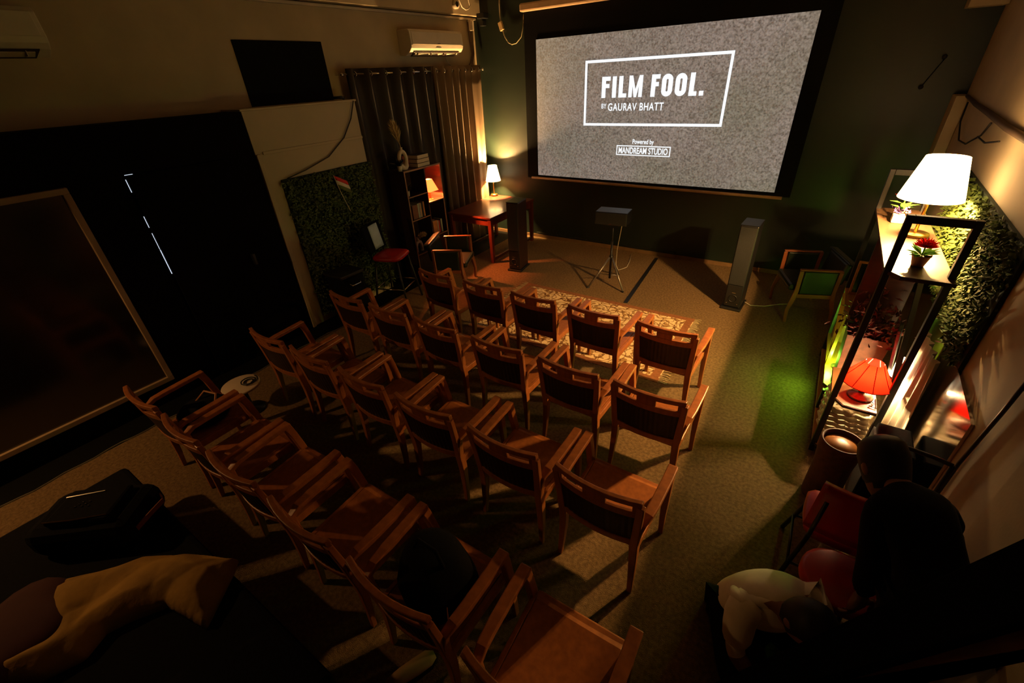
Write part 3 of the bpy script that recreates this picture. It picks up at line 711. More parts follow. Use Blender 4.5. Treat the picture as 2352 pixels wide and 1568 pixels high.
for a in ((by0, by1, zt_-.02, zt_), (by0, by0+.02, 0, zt_-.02), (by1-.02, by1, 0, zt_-.02)):
    MB().box(bx, bx+.003, *a).build('edge_banding', EDGEWOOD, t)
for z in zl: MB().box(bx-.002, bx+.002, by0+.02, ydv-.009, z-.014, z).build('edge_banding', EDGEWOOD, t)
for z in zr: MB().box(bx-.002, bx+.002, ydv+.009, by1-.02, z-.014, z).build('edge_banding', EDGEWOOD, t)
BOOKC = {'cream': (.5, .42, .3), 'red': (.5, .05, .02), 'orange': (.55, .22, .06), 'white': (.6, .6, .5), 'black': (.02, .02, .02), 'brown': (.2, .08, .04), 'grey': (.3, .28, .25), 'pale green': (.42, .48, .34), 'tan': (.5, .32, .16)}
def book(x, y, z, w, th, h, colr, label, rz=0, ax='y', lean=0, group=None):
    """upright: thickness along y, depth along x (spine at +x); size w(depth) th h"""
    t = thing('book', label, 'book', (x, y, z), group); M = place((x, y, z), rz) @ rot('X', lean)
    cm = mat('cover_'+colr.replace(' ', '_'), BOOKC[colr], .6, var=.12, scale=20)
    k = MB(); k.box(-w, 0, -th/2, -th/2+.003, 0, h, M); k.box(-w, 0, th/2-.003, th/2, 0, h, M); k.box(-.003, 0, -th/2+.003, th/2-.003, 0, h, M)
    k.build('cover', cm, t); MB().box(-w+.004, -.003, -th/2+.003, th/2-.003, .004, h-.004, M).build('pages', PAGE, t)
    return t
def flatbook(x, y, z, wx, wy, th, colr, label, rz=0, group=None):
    t = thing('book', label, 'book', (x, y, z), group); M = place((x, y, z), rz)
    cm = mat('cover_'+colr.replace(' ', '_'), BOOKC[colr], .6, var=.12, scale=20)
    k = MB(); k.box(-wx/2, wx/2, -wy/2, wy/2, 0, .003, M); k.box(-wx/2, wx/2, -wy/2, wy/2, th-.003, th, M); k.box(-wx/2, -wx/2+.003, -wy/2, wy/2, .003, th-.003, M)
    k.build('cover', cm, t); MB().box(-wx/2+.003, wx/2-.003, -wy/2+.003, wy/2-.003, .003, th-.003, M).build('pages', PAGE, t)
# on top: vase with hole, pampas, stacked books, small plant, red cloth
def plume(mb, base, tip, r, n, rr):
    base, tip = Vector(base), Vector(tip); ax = tip-base
    for i in range(n):
        k = rr.uniform(.15, 1); o = Vector((rr.uniform(-1, 1), rr.uniform(-1, 1), rr.uniform(-.4, .4))).normalized()*r*rr.uniform(.3, 1)
        s = base+ax*k*.7; e = base+ax*min(1, k*.7+.35)+o*(math.sin(math.pi*min(.95, k))+.25)
        w = Vector((rr.uniform(-1, 1), rr.uniform(-1, 1), rr.uniform(-1, 1))).normalized()*.0035
        mb.add([s-w, s+w, (s+e)/2+w*1.5+Vector((0, 0, .008)), e], [(0, 1, 2), (0, 2, 3)])
vx, vy, vz0 = -4.70, 4.36, zt_
t = thing('ring_vase', 'beige ceramic vase with an oval hole on top of the bookshelf', 'vase', (vx, vy, vz0))
m = MB(); n1, n2 = 28, 10; rings = []
for i in range(n1+1):
    a = 2*math.pi*i/n1; cy, cz = .062*math.cos(a), .105*math.sin(a); thk = .026+.012*(math.sin(a) < -.5)
    ctr = Vector((0, cy, .125+cz)); d = Vector((0, math.cos(a), math.sin(a)))
    rings.append([Vector((vx, vy, vz0))+ctr+(d*math.cos(b)+Vector((1, 0, 0))*math.sin(b))*thk for b in [2*math.pi*k/n2 for k in range(n2)]])
m.loft(rings, cap=False); m.build('body', CERAM, t, smooth=True)
MB().lathe([(.020, 0), (.017, .02), (.021, .045)], (vx, vy, vz0+.235), 14).build('neck', CERAM, t, smooth=True)
t = thing('pampas_grass', 'cream pampas plume standing in the ring vase', 'dried grass', (vx, vy, vz0+.24))
rr = random.Random(4); m = MB(); plume(m, (vx, vy, vz0+.27), (vx+.02, vy-.10, vz0+.62), .075, 420, rr); o = m.build('plume', PAMPAS, t); o['kind'] = 'stuff'
MB().tube([(vx, vy, vz0+.20), (vx, vy-.01, vz0+.34)], .004, 6).build('stem', PAMPAS, t)
for k in range(3):
    flatbook(-4.72, 4.66, zt_+.052*k, .20, .25-.01*k, .05, ['black', 'brown', 'black'][k], ['bottom', 'middle', 'top'][k]+' thick book of the stack lying on the bookshelf', rz=[2, 0, 3][k], group='books stacked flat on the bookshelf')
t = thing('crumpled_cloth', 'crumpled reddish cloth lying behind the stacked books', 'cloth', (-4.82, 4.52, zt_))
m = MB(); rr = random.Random(9)
for k in range(9): m.ball((-4.80+rr.uniform(-.03, .03), 4.50+rr.uniform(-.05, .08), zt_+.03+.13*rr.random()), rr.uniform(.025, .04), n=8, m=5)
m.build('folds', mat('red_cloth', (.42, .12, .07), .9), t, smooth=True)
def small_plant(x, y, z, label, potm, leafm, pr=.032, ph=.06, n=16, lh=.10, seed=1, name='potted_plant'):
    t = thing(name, label, 'plant', (x, y, z)); rr = random.Random(seed)
    MB().lathe([(pr*.75, 0), (pr, ph), (pr*.9, ph), (pr*.8, ph-.01)], (x, y, z), 18).build('pot', potm, t, smooth=True)
    for k in range(n):
        a = rr.uniform(0, 6.28); d = Vector((math.cos(a), math.sin(a), rr.uniform(.5, 2.0))).normalized(); l = lh*rr.uniform(.7, 1.2)
        nn = d.orthogonal().normalized()
        MB().add(leaf_verts(Vector((x, y, z+ph-.012)), nn, d, l, l*.16), LF).build('leaf', leafm, t)
    return t
small_plant(-4.67, 4.255, zt_+.0, 'small dark plant in a white pot on the bookshelf corner', WHITEPL, BLACKSATIN, .034, .07, 22, .12, 3)
small_plant(-4.66, 4.31, zl[0], 'thin green plant in a white cup on the upper bookshelf shelf', WHITEPL, LEAFD, .030, .075, 8, .13, 5)
# red lamp in the shelf
rlx, rly, rlz = -4.71, (ydv+by1)/2-.012, zr[0]
RSHADE = shade_mat('lit_red_shade', (.5, .02, .01), (1.0, .12, .02), 5.0)
RSHADE2 = shade_mat('lit_orange_panel', (.6, .1, .02), (1.0, .38, .10), 1.5)
def sq_shade(t, x, y, z0, z1, r0, r1, m, rz=0):
    mb = MB(); M = place((x, y, 0), rz)
    for rr_ in (0, .002):
        mb.loft([[M @ Vector((sx*(r-rr_), sy*(r-rr_), z)) for sx, sy in ((-1, -1), (1, -1), (1, 1), (-1, 1))] for r, z in ((r0, z0), (r1, z1))], cap=False)
    return mb.build('shade', m, t)
t = thing('red_lamp', 'small lamp with a glowing red square shade inside the bookshelf', 'lamp', (rlx, rly, rlz))
MB().lathe([(.045, 0), (.045, .008), (.018, .016), (.012, .03), (.022, .045), (.013, .06), (.022, .078), (.013, .095), (.02, .11), (.008, .12)], (rlx, rly, rlz), 16).build('base', mat('amber_glass', (.5, .30, .10), .25), t, smooth=True)
sq_shade(t, rlx, rly, rlz+.125, rlz+.285, .095, .042, RSHADE)
MB().ball((rlx, rly, rlz+.18), .018).build('bulb', BULB, t, smooth=True)
point_light('red_lamp_light', (rlx, rly, rlz+.20), P_REDL, (1, .22, .05), .02, t)
# shelf books
yy = by0+.08
specs = [('brown', .10, .19), ('pale green', .022, .20), ('grey', .018, .205), ('tan', .022, .20), ('black', .032, .20), ('orange', .022, .205)]
nm = ['broad brown picture book facing out', 'pale green spine', 'slim grey spine', 'tan spine', 'black spine with white marks', 'orange spine']
for (cname, th, h), nn in zip(specs, nm):
    if yy+th > ydv-.012: break
    book(bx-.03, yy+th/2, zl[1], .16, th, h, cname, f'{nn} on the middle left bookshelf shelf', group='upright books in the bookshelf'); yy += th+.004
yy = ydv+.05
for (cname, th, h, l_) in (('orange', .09, .20, 'wide orange-brown book'), ('cream', .022, .19, 'cream book with a plain spine'), ('red', .026, .185, 'bright red book'), ('black', .018, .19, 'narrow black book'), ('pale green', .026, .195, 'pale green book at the right end')):
    if yy+th > by1-.022: break
    book(bx-.03, yy+th/2, zr[1], .15, th, h, cname, f'{l_} on the lower right bookshelf shelf', group='upright books in the bookshelf'); yy += th+.004
t = thing('candle_holder', 'small pale round ornament on the lower right bookshelf shelf', 'ornament', (bx-.06, ydv+.03, zr[1]))
MB().ball((bx-.06, ydv+.030, zr[1]+.02), .019).build('ball', CERAM, t, smooth=True)
for (y, z, lab) in ((by0+.13, zt_-.16, 'slim pink candle standing in the top left bookshelf shelf'), (by0+.19, zl[0]-.085, 'short orange candle under the second bookshelf shelf')):
    pass
# legged vase + pampas on lower left shelf
vx, vy, vz0 = -4.70, by0+.15, zl[2]
t = thing('arch_vase', 'cream two-legged arch vase on the lower bookshelf shelf', 'vase', (vx, vy, vz0))
MB().tube([(vx, vy-.055, vz0), (vx, vy-.055, vz0+.09), (vx, vy-.04, vz0+.13), (vx, vy, vz0+.155), (vx, vy+.04, vz0+.13), (vx, vy+.055, vz0+.09), (vx, vy+.055, vz0)], .026, 14).build('arch', CERAM, t, smooth=True)
MB().tube([(vx, vy, vz0+.155), (vx, vy-.01, vz0+.20), (vx, vy-.015, vz0+.215)], [.028, .018, .02], 12).build('neck', CERAM, t, smooth=True)
t = thing('pampas_grass', 'cream pampas plume leaning out of the arch vase', 'dried grass', (vx, vy, vz0+.21))
rr = random.Random(14); m = MB(); plume(m, (vx+.01, vy-.02, vz0+.20), (vx+.07, vy+.09, vz0+.27), .065, 420, rr); o = m.build('plume', PAMPAS, t); o['kind'] = 'stuff'
MB().tube([(vx, vy-.015, vz0+.19), (vx+.015, vy, vz0+.23)], .004, 6).build('stem', PAMPAS, t)

# ------------------------------------------------------------------ red stool by left leaf panel
def bar_chair(label, x, y, rz, zs, backm, seatm, legm, backh=.34, name='bar_chair', shell=False, pale_back=False, width=.40, group=None):
    """faces local +X, seat top at zs"""
    t = thing(name, label, 'chair', (x, y, 0), group); M = place((x, y, 0), rz); w = width/2
    def seatf(u, v):
        return Vector(((u-.5)*2*w, (v-.5)*2*w, zs-.02+.02*math.sin(math.pi*u)*math.sin(math.pi*v)))
    rings = []
    for s_, z in ((.94, zs-.055), (1.0, zs-.04), (1.0, zs-.018), (.92, zs-.004), (.5, zs+.006)):
        ring = []
        for k in range(28):
            a = 2*math.pi*k/28; ca, sa = math.cos(a), math.sin(a); q = 1/max(abs(ca), abs(sa)); q = 1+(q-1)*.72
            ring.append(M @ Vector((ca*q*w*s_, sa*q*w*s_, z)))
        rings.append(ring)
    MB().loft(rings).build('seat', seatm, t, smooth=True)
    def backf(u, v):
        a = (u-.5)*1.5; return M @ Vector((-w*1.0-.05*v+.10*(1-math.cos(a)), w*1.02*math.sin(a)/math.sin(.75), zs+.03+backh*v))
    MB().sheet(backf, 12, 6).build('backrest', backm, t, smooth=True, solid=.03)
    for sy in (-1, 1):
        MB().tube([M @ Vector(p) for p in ((-w*.95, sy*w*.8, zs-.03), (-w*1.0, sy*w*.8, zs+.05), (-w-.03, sy*w*.8, zs+.03+backh*.7))], .011, 8).build('back_post', legm, t, smooth=True)
        for sx in (-1, 1):
            MB().tube([M @ Vector((sx*w*.75, sy*w*.75, zs-.05)), M @ Vector((sx*w*1.15, sy*w*1.12, 0))], .013, 8).build('leg', legm, t, smooth=True)
    zf = zs*.38; k = .75+.40*(1-zf/zs); P = [M @ Vector((sx*w*k, sy*w*k, zf)) for sx, sy in ((-1, -1), (1, -1), (1, 1), (-1, 1))]
    for i in range(4): MB().tube([P[i], P[(i+1) % 4]], .008, 8).build('footrest_bar', CHROME if legm is not BLACKPL or pale_back else legm, t, smooth=True)
    if pale_back:
        def pf(u, v): a = (u*.45-.10)*1.5; return M @ Vector((-w-.05*v+.10*(1-math.cos(a))+.021, w*1.02*math.sin(a)/math.sin(.75), zs+.05+backh*.88*v))
        MB().sheet(pf, 4, 6).build('pale_patch', mat('pale_blue', (.42, .50, .60), .6), t, smooth=True, solid=.004)  # thin pale blue patch on the front of the backrest
    return t
bar_chair('red-seated black stool with a pale patch on its back, by the left leaf panel', -4.40, 3.60, 20, .70, BLACKCLOTH, REDVINYL, BLACKPL, pale_back=True)
t = thing('equipment_case', 'black boxy equipment case on the floor before the left leaf panel', 'case', (-4.55, 2.98, 0))
MB().box(-4.72, -4.40, 2.80, 3.12, .0, .62).build('body', BLACKCLOTH, t, bevel=.02); MB().box(-4.73, -4.39, 2.79, 3.13, .62, .66).build('lid', BLACKPL, t, bevel=.01)
MB().tube([(-4.39, 2.88, .55), (-4.36, 2.90, .52), (-4.36, 3.02, .52), (-4.39, 3.04, .55)], .007, 6).build('handle', CHROME, t, smooth=True)
for z in (.10, .35): MB().box(-4.402, -4.394, 2.81, 3.11, z, z+.008).build('trim_strip', BLACKSATIN, t)

# ------------------------------------------------------------------ right wall: mirror, shelf unit
c = MB().slab([(xw(2.42)-.016, 2.42), (xw(2.42)-.002, 2.42), (xw(5.0)-.002, 5.0), (xw(5.0)-.016, 5.0)], .02, 1.10).build('wall_mirror', MIRROR); L(c, 'low frameless mirror panel on the right wall behind the display shelf', 'mirror')
Y0, YE, SX0, SX1 = 3.17, 4.79, .472, .79
t = thing('display_shelf', 'tall staggered display shelf with black frames and honey-coloured boards on the right', 'shelf', (.63, 4.0, 0)); SHELF = t
def sboard(y0, y1, z, cham=True, x1=SX1, bm_=ORANGEWOOD):
    poly = [(SX0, y0+.10), (SX0+.075, y0), (x1, y0), (x1, y1), (SX0, y1)] if cham else [(SX0, y0), (x1, y0), (x1, y1), (SX0, y1)]
    b = MB().slab(poly, z-.022, z).build('shelf_board', bm_, t, bevel=.002)
    pe = [(SX0, y0+.10), (SX0+.075, y0), (x1, y0)] if cham else [(SX0, y0), (x1, y0)]
    for a, q in zip(pe[:-1], pe[1:]): MB().beam([(a[0], a[1]-.001, z-.013), (q[0], q[1]-.001, z-.013)], .006, .018, side=(0, 1, 0)).build('board_edge', DARKWOOD, b)
    return b
ZTOP, ZLAMP = 1.49, .53
sboard(Y0, YE, ZTOP, bm_=TOPWOOD); sboard(Y0, 3.66, ZLAMP, x1=.735, bm_=LAMPWOOD); sboard(Y0, YE, .085); sboard(3.72, YE, .27); sboard(4.15, YE, .76)
def frame(y, label_z=1.82):
    for x in (SX0+.017, SX1-.015):
        MB().box(x-.018, x+.018, y-.018, y+.018, 0, label_z).build('post', BLACKSATIN, t, bevel=.003)
    MB().box(SX0+.035, SX1-.033, y-.018, y+.018, label_z-.045, label_z).build('top_rail', BLACKSATIN, t, bevel=.003)
    MB().box(SX0+.035, SX1-.033, y-.015, y+.015, .03, .06).build('bottom_rail', BLACKSATIN, t, bevel=.003)
frame(Y0+.085); frame(YE-.02, 1.80)
MB().box(SX0, SX0+.02, 3.70, 3.735, .085, .27).build('upright', BLACKSATIN, t, bevel=.002); MB().box(SX0, SX0+.025, 4.13, 4.165, .27, .76).build('upright', ORANGEWOOD, t, bevel=.002)
MB().box(SX1-.02, SX1, 3.63, 3.66, .085, ZLAMP-.022).build('upright', BLACKSATIN, t, bevel=.002)
MB().box(SX0, SX1-.02, 3.95, 3.975, .76, ZTOP-.022).build('upright', DARKWOOD, t, bevel=.002)
MB().beam([(SX1-.01, 3.26, .60), (SX1-.01, 3.92, 1.30)], .03, .02).build('diagonal_brace', BLACKSATIN, t)
MB().beam([(SX0+.01, 4.16, .40), (SX0+.01, 4.70, .72)], .03, .02).build('diagonal_brace', ORANGEWOOD, t)
# white lamp on top
wx, wy = .666, 4.05
t = thing('table_lamp', 'tall brass table lamp with a glowing white shade on top of the display shelf', 'lamp', (wx, wy, ZTOP))
MB().lathe([(.082, 0), (.085, .012), (.080, .022), (.014, .028)], (wx, wy, ZTOP), 28).build('base', BRASS, t, smooth=True)
MB().tube([(wx, wy, ZTOP+.02), (wx, wy, ZTOP+.36)], .010, 12).build('pole', BRASS, t, smooth=True)
shade(MB(), (wx, wy, 0), .178, .112, ZTOP+.255, ZTOP+.52).build('shade', WSHADE, t, smooth=True)
MB().lathe([(.011, 0), (.040, .005), (.040, .008), (.011, .011)], (wx, wy, ZTOP+.277), 20).build('light_baffle', BRASS, t)  # unseen disc added to keep direct bulb light off the top board
MB().ball((wx, wy, ZTOP+.315), .024).build('bulb', BULB, t, smooth=True)
point_light('table_lamp_light', (wx, wy, ZTOP+.315), P_WHITE, WARM, .035, t)
# red lamp
ax, ay = .640, 3.33
t = thing('red_lamp', 'red ribbed table lamp with a turned base glowing on the near shelf board', 'lamp', (ax, ay, ZLAMP))
DKMET = mat('bronze_turned', (.10, .055, .035), .3, .6)
MB().lathe([(.075, 0), (.078, .008), (.070, .016), (.062, .018), (.060, .026), (.022, .030), (.018, .045), (.034, .062), (.050, .075), (.050, .082), (.036, .095), (.020, .105), (.012, .13)], (ax, ay, ZLAMP), 28).build('base', DKMET, t, smooth=True)
zs0, zs1, r0, r1 = ZLAMP+.135, ZLAMP+.290, .155, .055
NP = 8
def pan_fn(k, a0, a1, ins=0):
    def fn(u, v):
        a = a0+(a1-a0)*u; r = r0+(r1-r0)*(v**.85); r *= (1-.03*math.sin(math.pi*u)); r -= ins
        return Vector((ax+r*math.cos(a), ay+r*math.sin(a), zs0+(zs1-zs0)*v))
    return fn
def red_panel_mat():
    m = bpy.data.materials.new('lit_red_cloth'); m.use_nodes = True; nt = m.node_tree; b = nt.nodes['Principled BSDF']
    b.inputs['Base Color'].default_value = (.45, .01, .01, 1); b.inputs['Roughness'].default_value = .9
    n = nt.nodes.new('ShaderNodeTexNoise'); n.inputs['Scale'].default_value = 80
    mr = nt.nodes.new('ShaderNodeMapRange'); mr.inputs[3].default_value = .9; mr.inputs[4].default_value = 1.1
    nt.links.new(n.outputs['Fac'], mr.inputs[0]); nt.links.new(mr.outputs[0], b.inputs['Emission Strength'])
    b.inputs['Emission Color'].default_value = (.95, .035, .012, 1); return m
RCL = red_panel_mat()
RTR = bpy.data.materials.new('red_cloth_translucent'); RTR.use_nodes = True
_nt = RTR.node_tree; _nt.nodes.clear(); _o = _nt.nodes.new('ShaderNodeOutputMaterial'); _t = _nt.nodes.new('ShaderNodeBsdfTranslucent'); _d = _nt.nodes.new('ShaderNodeBsdfDiffuse'); _mx = _nt.nodes.new('ShaderNodeMixShader')
_nn = _nt.nodes.new('ShaderNodeTexNoise'); _nn.inputs['Scale'].default_value = 60; _rp = _nt.nodes.new('ShaderNodeValToRGB')
_rp.color_ramp.elements[0].color = (.20, .0022, .0006, 1); _rp.color_ramp.elements[1].color = (.26, .0032, .0010, 1)
_nt.links.new(_nn.outputs['Fac'], _rp.inputs[0]); _nt.links.new(_rp.outputs[0], _t.inputs[0])
_d.inputs[0].default_value = (.5, .004, .002, 1); _mx.inputs[0].default_value = .35
_nt.links.new(_t.outputs[0], _mx.inputs[1]); _nt.links.new(_d.outputs[0], _mx.inputs[2]); _nt.links.new(_mx.outputs[0], _o.inputs[0])
for k in range(NP):
    a0 = 2*math.pi*k/NP+.2; a1 = 2*math.pi*(k+1)/NP+.2
    MB().sheet(pan_fn(k, a0, a1), 5, 6).build('shade_panel', RTR, t, smooth=True)
    MB().tube([pan_fn(k, a0, a1)(0, v/5) for v in range(6)], .0028, 5).build('shade_rib', mat('red_piping', (.35, .01, .01), .6), t)
MB().tube([(ax+r0*math.cos(a), ay+r0*math.sin(a), zs0) for a in [2*math.pi*k/32 for k in range(33)]], .003, 5).build('shade_hem', mat('red_piping', (.35, .01, .01), .6), t)
MB().lathe([(.012, 0), (.045, .006), (.045, .009), (.012, .012)], (ax, ay, ZLAMP+.150), 20).build('light_baffle', DKMET, t)  # disc added under the bulb so the lamp board stays out of its light
MB().ball((ax, ay, ZLAMP+.195), .020).build('bulb', BULB, t, smooth=True)
point_light('red_lamp_light', (ax, ay, ZLAMP+.195), P_RED, (1, .66, .30), .024, t)
MB().tube([(ax+.06, ay-.03, ZLAMP+.006), (ax+.08, ay-.06, ZLAMP+.006), (ax+.05, ay-.10, ZLAMP+.006), (ax+.09, ay-.11, ZLAMP+.006), (ax+.092, ay+.02, ZLAMP+.004)], .003, 5).build('cord', BLACKPL, t, smooth=True)
# green lamp
gx, gy = .565, 4.12
GGL = emis('green_tube_glow', (.45, 1.0, .10), 3.5)
t = thing('green_lamp', 'small lamp with a glowing green oval tube on the lower shelf board', 'lamp', (gx, gy, .27))
MB().lathe([(.055, 0), (.055, .010), (.015, .016), (.010, .05)], (gx, gy, .27), 18).build('base', DKMET, t, smooth=True)
MB().ball((gx, gy, .385), .014, .014, .075, 12, 10).build('glow_tube', GGL, t, smooth=True)
point_light('green_lamp_light', (gx-.06, gy, .38), P_GREEN, (.35, 1.0, .05), .04, t)
# flowers
def flower_pot(label, x, y, z, potm, pr, ph, kind, seed):
    t = thing('potted_flower', label, 'potted flower', (x, y, z)); rr = random.Random(seed); c = Vector((x, y, z))
    if kind == 'dahlia': MB().lathe([(pr*.65, 0), (pr, ph), (pr*1.06, ph), (pr*1.06, ph+.008), (pr*.85, ph+.004)], c, 20).build('pot', potm, t, smooth=True)
    else: MB().box(x-pr, x+pr, y-pr, y+pr, z, z+ph).build('pot', potm, t, bevel=.008)
    top = c+Vector((0, 0, ph))
    for k in range(16 if kind == 'dahlia' else 8):
        a = rr.uniform(0, 6.28); d = Vector((math.cos(a), math.sin(a), rr.uniform(.1, .9))).normalized(); l = rr.uniform(.07, .10)
        o_ = Vector((0, 0, .0 if kind == 'dahlia' else rr.uniform(.03, .09)))
        MB().add(leaf_verts(top+o_, d.cross(Vector((d.y, -d.x, 0))).normalized(), d, l, l*.2), LF).build('leaf', PLANTG, t)
    hz = .052 if kind == 'dahlia' else .12
    MB().tube([top, top+Vector((.0, 0, hz))], .004, 6).build('stem', PLANTG, t)
    fc = top+Vector((0, 0, hz))
    for ringi, (np_, el, l) in enumerate(((16, .0, .068), (16, .35, .066), (13, .75, .058), (9, 1.15, .045)) if kind == 'dahlia' else ((8, .1, .075), (8, .5, .07), (6, 1.0, .055))):
        for k in range(np_):
            a = 2*math.pi*(k+.5*ringi)/np_; d = Vector((math.cos(a)*math.cos(el), math.sin(a)*math.cos(el), math.sin(el)))
            nn = Vector((-math.cos(a)*math.sin(el), -math.sin(a)*math.sin(el), math.cos(el)))
            MB().add(leaf_verts(fc, nn, d, l, l*(.20 if kind == 'dahlia' else .36)), LF).build('petal', PETALR, t)
    if kind != 'dahlia':
        for k in range(46):
            q = top+Vector((rr.gauss(0, .032), rr.gauss(0, .032), rr.uniform(.005, .055)))
            a = rr.uniform(0, 6.28); d = Vector((math.cos(a), math.sin(a), rr.uniform(0, 1))).normalized()
            MB().add(leaf_verts(q, d.orthogonal().normalized(), d, .026, .008), LF).build('small_petal', PETALP if k % 4 else WHITEPL, t)
    return t
flower_pot('red rose over purple blossoms in a white square pot on the display shelf', .585, 4.36, ZTOP, WHITEPL, .038, .06, 'rose', 1)
flower_pot('red dahlia in a small brown pot on the near end of the top board', .635, 3.40, ZTOP, POTBROWN, .046, .065, 'dahlia', 2)
# planter with maroon flowers between
t = thing('maroon_flower_planter', 'brown woven planter full of dark maroon flowers under the top board', 'planter', (.62, 3.80, .27))
MB().loft([[Vector((.62+sx*r, 3.82+sy*r*.85, z)) for sx, sy in ((-1, -1), (1, -1), (1, 1), (-1, 1))] for r, z in ((.10, .27), (.135, .80), (.13, .80), (.12, .76))]).build('planter', BROWNBOX, t, bevel=.006)
rr = random.Random(6); m = MB()
for k in range(420):
    c0 = Vector((.62+rr.gauss(0, .075), 3.80+rr.gauss(0, .085), .80+abs(rr.gauss(0, .12)))); d = Vector((rr.uniform(-1, 1), rr.uniform(-1, 1), rr.uniform(-.2, 1))).normalized()
    m.add(leaf_verts(c0, d.orthogonal().normalized(), d, .05, .014), LF)
o = m.build('blossoms', PETALM, t); o['kind'] = 'stuff'
# picture frames and books at the far end
def picture(label, x, y, z, w, h, rz, lean, fm, pm):
    t = thing('picture_frame', label, 'picture frame', (x, y, z)); M = place((x, y, z), rz) @ rot('X', lean)
    b = .02
    for a in ((-w/2, w/2, h-b, h), (-w/2, w/2, 0, b), (-w/2, -w/2+b, b, h-b), (w/2-b, w/2, b, h-b)):
        MB().box(a[0], a[1], -.01, .01, a[2], a[3], M).build('frame_rail', fm, t, bevel=.003)
    MB().box(-w/2+b, w/2-b, -.002, .006, b, h-b, M).build('picture', pm, t)
    return t
picture('orange-edged wooden picture frame on the far middle shelf board', .63, 4.62, .76, .28, .30, 0, -8, ORANGEWOOD, DARKGLASS)
picture('small dark photo frame standing before the orange-edged frame', .66, 4.48, .76, .22, .22, 0, -8, WALNUT, mat('sepia_print', (.22, .14, .07), .5, var=.5, scale=14))
picture('pale leaning picture frame at the right of the maroon planter', .80, 3.62, .56, .16, .42, 80, -8, BLACKSATIN, CREAMPANEL)
yb = 4.72
for k, (cn, th, h, lb) in enumerate((('orange', .03, .27, 'tall orange book leaning at the far end'), ('brown', .03, .265, 'brown hardback behind the pale book'), ('cream', .018, .25, 'slim cream book in the middle'), ('brown', .026, .255, 'brown book with light lettering on its cover'))):
    bk = thing('book', lb+' of the lower shelf board', 'book', (.60, yb, .27), 'books on the display shelf'); M = place((.60, yb, .27), 0) @ rot('X', 7)
    cm = mat('cover_'+cn, BOOKC[cn], .6, var=.12, scale=20)
    kk = MB(); kk.box(-.10, .10, -.003, 0, 0, h, M); kk.box(-.10, .10, th-.003, th, 0, h, M); kk.box(-.10, -.097, 0, th-.003, 0, h, M); kk.build('cover', cm, bk)
    MB().box(-.097, .097, 0, th-.003, .003, h-.004, M).build('pages', PAGE, bk)
    if k == 3:
        text('SC', -.01, .07, .165, .205, 'cover_lettering', offset=.01, m=mat('pale_print', (.55, .42, .22), .7), y=-.0042, parent=bk, rotm=M)
        MB().ball(M @ Vector((.03, -.003, .08)), .045, .003, .055, 14, 8).build('cover_portrait', mat('portrait_print', (.40, .26, .14), .7, var=.5, scale=25), bk)
    yb -= th+.012
# white ruffled basket on the bottom board
t = thing('ruffled_basket', 'white ruffled basket with scalloped layers on the bottom board', 'basket', (.63, 3.52, .085))
for lay in range(7):
    z = .09+.042*lay; m = MB(); n = 72; rA, rB = [], []
    def rr_(k, ex):
        a = 2*math.pi*k/n; ca, sa = math.cos(a), math.sin(a); q = 1/max(abs(ca), abs(sa)); q = 1+(q-1)*.8
        wv = .008*math.sin(k*math.pi/3+lay*1.3)
        return (.63+ca*q*(.125+ex+wv), 3.52+sa*q*(.20+ex+wv))
    r1_ = [Vector((*rr_(k, 0), z)) for k in range(n)]; r2_ = [Vector((*rr_(k, .016), z+.018+.007*math.sin(k*math.pi/3))) for k in range(n)]; r3_ = [Vector((*rr_(k, .004), z+.040)) for k in range(n)]
    m.loft([r1_, r2_, r3_], cap=False); m.build('ruffle', RUFFLE, t, smooth=True, solid=.004)
MB().box(.52, .74, 3.34, 3.70, .086, .10).build('bottom', RUFFLE, t)
# white sheer cloth behind the red lamp
t = thing('sheer_cloth', 'white sheer cloth hanging in folds behind the red lamp', 'cloth', (.868, 3.4, .1))
ya, yb_ = 3.02, 3.62
def shf(u, v): return Vector((.868+.012*math.sin(u*22)+.008*math.sin(u*47+v*4), ya+(yb_-ya)*u*(1-.25*v)+.10*v, .03+.98*v))
MB().sheet(shf, 60, 8).build('folds', WHITECLOTH, t, smooth=True, solid=.003)
fx_, fy_ = .815, 3.50
t = thing('slim_lamp', 'slim floor lamp with a glowing white printed shade behind the red lamp', 'lamp', (fx_, fy_, 0))
MB().lathe([(.034, 0), (.034, .012), (.006, .018)], (fx_, fy_, 0), 18).build('base', DKMET, t, smooth=True)
MB().tube([(fx_, fy_, .015), (fx_, fy_, .70)], .005, 8).build('pole', DKMET, t, smooth=True)
shade(MB(), (fx_, fy_, 0), .040, .040, .66, .80, 24).build('shade', shade_mat('lit_paper_shade', (.8, .75, .6), (1, .86, .55), 6.0), t, smooth=True)
for k in range(9):
    a_ = math.pi+.25*(k-4); z_ = .76+.012*((k*7) % 3)
    MB().tube([(fx_+.0415*math.cos(a_), fy_+.0415*math.sin(a_), z_-.012), (fx_+.0415*math.cos(a_+.1), fy_+.0415*math.sin(a_+.1), z_+.014)], .0015, 4).build('print_stroke', BLACKPL, t)
point_light('slim_lamp_light', (fx_-.01, fy_, .64), P_SLIM, (1, .66, .30), .02, t)
